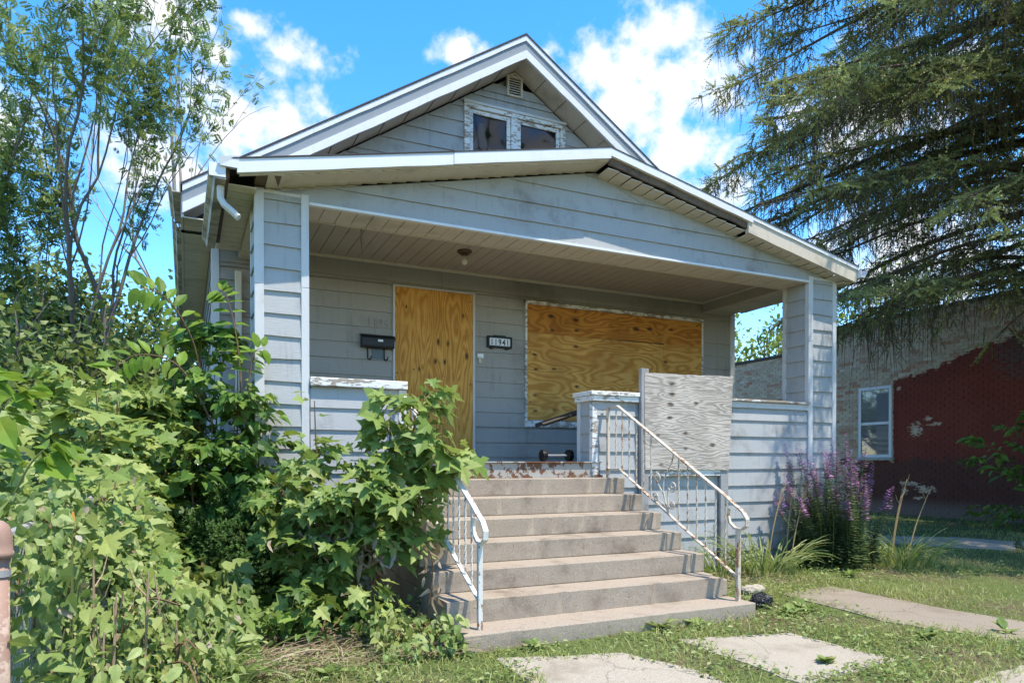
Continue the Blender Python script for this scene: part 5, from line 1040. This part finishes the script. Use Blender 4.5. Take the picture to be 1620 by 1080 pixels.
pat = np.sin(x * 2.3 + 1.1 * np.sin(y * 1.7)) * np.cos(y * 2.9 + .7 * np.sin(x * 3.1)); keep = RNG.random(n) < (.62 + .38 * pat); x, y, pat = x[keep], y[keep], pat[keep]; n = len(x)
a = RNG.random(n) * 6.283; lean = RNG.uniform(.15, .9, n)
tag(ribbons('grass', LF_GRASS, None, np.stack([x, y, np.full(n, GZ - .004)], 1), np.stack([np.cos(a) * lean, np.sin(a) * lean, np.ones(n)], 1), RNG.uniform(.035, .095, n) * (1 + .35 * pat), RNG.uniform(.003, .0065, n), RNG.uniform(.2, 1.4, n), 3, np.clip(RNG.normal(.42 + .12 * pat, .22, n), 0, 1)), 'short uneven lawn grass around the paths and steps', 'grass', kind='stuff')
GC = [scatter(1.25, 5.4, -4.6, -1.5, 1100), scatter(-1.0, 1.25, -2.9, -1.8, 1200), scatter(3.75, 6.8, -1.6, -.1, 420), scatter(5.6, 9.5, -4, .5, 160)]
x = np.concatenate([g_[0] for g_ in GC]); y = np.concatenate([g_[1] for g_ in GC]); n = len(x); pat = np.sin(x * 3.1 + 2 * np.sin(y * 2.1)) * np.cos(y * 3.3 + np.sin(x * 2)); keep = RNG.random(n) < (.5 + .5 * pat); x, y = x[keep], y[keep]; n = len(x); a = RNG.random(n) * 6.283
tag(leaves('clover', LF_WEED, None, SH_OVAL, np.stack([x, y, GZ + RNG.uniform(.005, .07, n)], 1), np.stack([np.cos(a), np.sin(a), RNG.normal(.15, .3, n)], 1), np.array([0, 0, 1.0]) + rv(n, .35), RNG.uniform(.016, .045, n)), 'small-leaved ground cover in the cracks and lawn edges', 'ground cover', kind='stuff')
# ---------------------------------------------------------------- trees
def grow(segs, twigs, p, d, L, r, depth, up, spread, rr, nk=(2, 3)):
    n = 5; pts = [p]; rad = [r]; d = d.normalized()
    for i in range(n):
        d = (d + Vector((rr.gauss(0, .10), rr.gauss(0, .10), rr.gauss(0, .05) + up * .06))).normalized(); p = p + d * (L / n); pts.append(p); rad.append(r * (1 - .45 * (i + 1) / n))
    segs.append((pts, rad, depth))
    if depth == 0: twigs.append(pts); return
    if depth == 1: twigs.append(pts[2:])
    for k in range(rr.randint(*nk)):
        q = pts[-1] if k == 0 else pts[rr.randint(2, n)]; a = rr.random() * 6.283; side = d.orthogonal().normalized(); side = Matrix.Rotation(a, 3, d) @ side; sp = spread * (.45 if k == 0 else 1) * rr.uniform(.6, 1.2)
        grow(segs, twigs, q, d + side * sp + Vector((0, 0, up * .15)), L * rr.uniform(.62, .82), r * (.58 if k == 0 else .45), depth - 1, up, spread, rr, nk)
def tree(name, label, base, stems, depth, up, spread, bark, nleaf, mat, shape, size, seed, group=None, r=.1, nk=(2, 3), scat=.25, drop=.2):
    rr = random.Random(seed); t = thing(name, (base[0], base[1], GZ), label, 'tree', group); segs = []; tw = []
    for (off, d, L, r_) in stems: grow(segs, tw, Vector((base[0] + off[0], base[1] + off[1], GZ - .05)), Vector(d), L, r_, depth, up, spread, rr, nk)
    m = MB(); m2 = MB()
    for pts, rad, dp in segs: (m if dp >= depth - 1 else m2).tube(pts, rad, 7 if dp >= depth - 1 else 4, cap=False)
    m.build('trunk', bark, t, smooth=True); m2.build('branches', bark, t)
    if nleaf:
        P = []; D = []
        for k in range(nleaf):
            p = tw[rr.randrange(len(tw))]; i = rr.randrange(len(p) - 1); q = p[i].lerp(p[i+1], rr.random()); P.append(q); D.append(p[i+1] - p[i])
        P = np.array(P) + rv(nleaf, scat); D = np.array(D); D /= np.linalg.norm(D, axis=1, keepdims=True) + 1e-9; lo, hi = P[:, 2].min(), P[:, 2].max()
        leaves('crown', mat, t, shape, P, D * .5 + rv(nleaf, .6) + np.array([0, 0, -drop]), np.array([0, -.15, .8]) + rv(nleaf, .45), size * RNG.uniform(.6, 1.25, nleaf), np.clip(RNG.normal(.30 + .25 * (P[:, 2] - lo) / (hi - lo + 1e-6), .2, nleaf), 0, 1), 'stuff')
    return t
tree('locust_tree', 'tall open locust tree with several leaning stems left of the house', (-1.7, 9.4), [((-.1, 0), (-.10, 0, 1), 3.9, .095), ((-.3, .1), (-.38, 0, 1), 3.8, .085), ((-.4, 0), (-.68, .1, 1), 3.4, .07), ((0, .1), (-.06, .3, 1), 3.6, .07)], 4, 1.0, .38, BARK, 5600, LF_LOCUST, SH_COMP, .19, 21, nk=(2, 3), scat=.14, drop=.35)
tree('bare_tree', 'leafless grey tree rising behind the left roof slope', (.75, 16.0), [((0, 0), (.10, 0, 1), 6.4, .13)], 4, .6, .5, BARKL, 0, None, None, 0, 5, nk=(3, 3))
BG = 'background trees behind the left yard'
tree('leafy_tree', 'low dense tree between the pale post and the house', (-2.2, 13.4), [((0, 0), (-.05, 0, 1), 2.6, .14), ((.1, 0), (.15, .1, 1), 2.4, .1), ((-.1, 0), (-.5, 0, 1), 2.5, .1)], 3, .2, .75, BARK, 7500, LF_TREE, SH_QUAD, .19, 18, BG, nk=(3, 4), scat=.35)
tree('leafy_tree', 'low dense tree directly behind the pale post', (-4.2, 14.2), [((0, 0), (.0, 0, 1), 2.6, .14), ((.1, 0), (.5, .1, 1), 2.5, .1), ((-.1, 0), (-.5, 0, 1), 2.6, .1)], 3, .2, .75, BARK, 7500, LF_TREE, SH_QUAD, .19, 19, BG, nk=(3, 4), scat=.35)
tree('leafy_tree', 'dense tree behind the pale post at the left edge', (-5.2, 15.5), [((0, 0), (.05, 0, 1), 2.4, .25), ((.1, 0), (.4, 0, 1), 2.3, .16), ((-.1, 0), (-.5, 0, 1), 2.3, .16)], 3, .3, .75, BARK, 6500, LF_TREE, SH_QUAD, .23, 8, BG, nk=(3, 4), scat=.45)
tree('leafy_tree', 'dense tree just left of the house gutter', (-2.2, 17.5), [((0, 0), (.0, 0, 1), 2.0, .25), ((.1, 0), (.3, .1, 1), 2.0, .16), ((-.1, 0), (-.5, 0, 1), 2.0, .16)], 3, .25, .8, BARK, 6500, LF_TREE, SH_QUAD, .23, 9, BG, nk=(3, 4), scat=.45)
tree('leafy_tree', 'broad tree farthest left behind the shed', (-9.0, 14.5), [((0, 0), (.05, 0, 1), 2.6, .25), ((.1, 0), (.5, .1, 1), 2.4, .16), ((-.1, 0), (-.5, 0, 1), 2.4, .16)], 3, .25, .8, BARK, 5000, LF_TREE, SH_QUAD, .24, 10, BG, nk=(3, 4), scat=.45)
for i, (x, y, lab, h) in enumerate(((-1.55, 6.0, 'dark shrub along the side of the house behind the vines', 1.2), (-2.6, 8.5, 'leafy shrub below the leaning locust stems', 1.9), (-3.3, 10.5, 'shrub at the foot of the pale post', 2.0), (-1.5, 12.0, 'shrub deep in the yard beside the house', 2.1), (-4.6, 12.5, 'tall shrub left of the pale post', 2.3))):
    tree('yard_shrub', lab, (x, y), [((0, 0), (0, 0, 1), h, .06), ((.1, 0), (.6, 0, 1), h, .05), ((-.1, 0), (-.6, -.1, 1), h, .05), ((0, .1), (0, -.6, 1), h, .05)], 2, .2, .8, BARK, 3600, LF_TREE, SH_QUAD, .17, 40 + i, 'shrubs in the left yard', nk=(4, 5), scat=.34)
for i, (x, y, lab, h, mt) in enumerate(((20.0, 15.5, 'yellow-green tree behind the lower brick parapet', 3.5, LF_YELLOW), (23.5, 12.5, 'bright tree behind the brick building near the spruce', 3.6, LF_YELLOW), (26.0, 8.0, 'sunny tree behind the brick building at the right edge', 3.0, LF_YELLOW), (17.0, 19.5, 'green tree seen through the porch beside the back wall', 3.4, LF_TREE))):
    tree('sunny_tree', lab, (x, y), [((0, 0), (0, 0, 1), h, .2), ((.1, 0), (.5, 0, 1), h * .9, .12), ((-.1, 0), (-.5, .1, 1), h * .9, .12)], 3, .25, .75, BARK, 3000, mt, SH_QUAD, .26, 60 + i, 'trees behind the brick building', nk=(3, 3), scat=.4)
tree('street_tree', 'tall street tree standing across the road behind the viewer, mirrored in the attic window', (14.5, -19.0), [((0, 0), (0, 0, 1), 7.0, .4), ((.1, 0), (.35, 0, 1), 6.5, .25), ((-.1, 0), (-.35, .1, 1), 6.5, .25)], 3, .3, .7, BARK, 2600, LF_TREE, SH_QUAD, .6, 77, nk=(3, 3), scat=.8)
# Norway spruce
def spruce():
    bx, by, H = 13.5, .2, 19.0; t = thing('spruce_tree', (bx, by, GZ), 'huge drooping spruce hanging over the lawn at the right', 'tree'); rr = random.Random(12)
    MB().tube([(bx, by, 0), (bx + .05, by, 4), (bx, by + .05, 9), (bx, by, 14), (bx, by, H)], [.42, .36, .26, .14, .03], 12).build('trunk', BARKR, t, smooth=True)
    Lz = np.interp; tp = []; td = []; tl = []; tr_ = []; dead = MB()
    z = 4.7; lev = 0
    while z < 17.5:
        L0 = np.interp(z, [4.7, 5.6, 7, 10, 14, 18], [5.2, 6.5, 7.0, 6.4, 3.9, 1.0]); nb = 6
        for k in range(nb):
            a = 6.283 * (k + .37 * lev + rr.uniform(-.2, .2)) / nb; ux, uy = math.cos(a), math.sin(a); L = L0 * rr.uniform(.72, 1.04)
            if ux > .25: L *= .40 if z < 8 else .65
            if ux > 0 and z < 6: L = min(L, 1.9 / max(ux, .2))
            seen = (ux < .35 or uy < -.2) and z < 11.5
            pts = []; ns = 12; dz_ = rr.uniform(-.45, .45); tilt = rr.uniform(-.16, .16)
            for s in range(ns + 1):
                q = s / ns; h = z + dz_ + (.10 + tilt) * L * q - .62 * L * q * q * .58 + .30 * L * max(0, q - .6) ** 2 * 1.2; pts.append(Vector((bx + ux * L * q + .12 * math.sin(q * 6 + k), by + uy * L * q + .12 * math.cos(q * 5 + k), h)))
            MB().tube(pts, [max(.012, .075 * (L / 7) * (1 - .9 * s / ns)) for s in range(ns + 1)], 6, cap=False).build('branch', BARKR, t)
            step = .125 if seen else .5; m = int(L * .9 / step); ph1, ph2 = rr.random() * 6, rr.random() * 6
            for j in range(m):
                q = .10 + .90 * (j + rr.random() * .6) / m; u = min(q, .999) * ns; i = int(u); c = pts[i].lerp(pts[i+1], u - i); ax = (pts[i+1] - pts[i]).normalized()
                cl_ = .5 + .5 * math.sin(q * L * 2.1 + ph1) * math.cos(q * L * 1.1 + ph2)
                if cl_ < .17 and q < .9: continue
                for sd in (1, -1):
                    if rr.random() < .2 and q < .85: continue
                    sv = Vector((-uy * sd, ux * sd, 0)); sl_ = (.22 + .75 * cl_ * (1 - .6 * abs(q - .6))) * rr.uniform(.4, 1.15); d = (sv * rr.uniform(.5, 1) + ax * rr.uniform(.4, 1.1) + Vector((0, 0, rr.uniform(-.3, .25)))).normalized(); np_ = max(2, int(sl_ / .17))
                    sp = [c + d * sl_ * (w_ / np_) - Vector((0, 0, 1)) * (.30 * sl_ * (w_ / np_) ** 2) for w_ in range(np_ + 1)]
                    dead.tube([sp[0], sp[np_ // 2], sp[-1]], [.010, .007, .003], 3, cap=False)
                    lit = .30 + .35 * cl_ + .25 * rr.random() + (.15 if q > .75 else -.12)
                    for w_ in range(1, np_ + 1):
                        if q < .4 and rr.random() < .6: continue
                        v0 = sp[w_ - 1].lerp(sp[w_], rr.random()); dd = (sp[w_] - sp[w_ - 1]).normalized(); lat = dd.cross(Vector((0, 0, 1))).normalized()
                        for s2 in ((1, -1) if seen else (1,)):                  # short fingers either side
                            tp.append(v0); td.append(dd * .7 + lat * s2 * .6 + Vector((0, 0, rr.uniform(-.5, .25)))); tl.append(rr.uniform(.22, .38) * (1 if seen else 1.8)); tr_.append(lit + rr.gauss(0, .12))
                        if rr.random() < (.62 if seen else .25):      # pendulous strand with fingers
                            hl = rr.uniform(.15, 1.0) * (.55 + .7 * cl_) * (1.15 if q < .8 else .55); hn = max(2, int(hl / .12)); lo = v0; up_ = v0
                            for h_ in range(hn):
                                nx = lo + Vector((rr.gauss(0, .03), rr.gauss(0, .03), -hl / hn)); a2 = rr.random() * 6.28; brown = rr.random() < .3
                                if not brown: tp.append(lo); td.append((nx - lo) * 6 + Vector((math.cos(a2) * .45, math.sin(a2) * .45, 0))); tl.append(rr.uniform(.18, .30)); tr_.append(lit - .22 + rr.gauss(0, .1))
                                lo = nx
                            dead.tube([v0, v0.lerp(lo, .5), lo - Vector((0, 0, rr.uniform(0, .25)))], [.006, .005, .002], 3, cap=False)
                    for w_ in range(3):                                        # bright plume at the shoot tip
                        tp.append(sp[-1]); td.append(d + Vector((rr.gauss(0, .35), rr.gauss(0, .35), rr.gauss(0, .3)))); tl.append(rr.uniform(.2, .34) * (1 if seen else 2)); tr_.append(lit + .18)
        z += .33 if z < 11 else .7; lev += 1
    tp = np.array(tp); keep = ~((tp[:, 0] > BX - .3) & (tp[:, 2] < 5.3)) & ~((tp[:, 0] < 7.9) & (tp[:, 2] < 5.2) & (tp[:, 1] > -.4)) & ~((tp[:, 0] < 11) & (tp[:, 2] < 5.6) & (tp[:, 1] > 1.5) & (RNG.random(len(tp)) < .85)) & (tp[:, 2] > 3.55 + .35 * np.sin(tp[:, 0] * 1.9) + .3 * np.sin(tp[:, 1] * 2.7) + .25 * np.sin(tp[:, 0] * 5 + tp[:, 1] * 4))
    td = np.array(td)[keep]; tl = np.array(tl)[keep]; r_ = np.clip(np.array(tr_)[keep], 0, 1); tp = tp[keep]
    leaves('needles', LF_SPRUCE, t, needle_twig(15, 2, .125, .10), tp, td, rv(len(tp)), tl, r_, 'stuff'); dead.build('twigs', BARKR, t)['kind'] = 'stuff'
    
spruce()
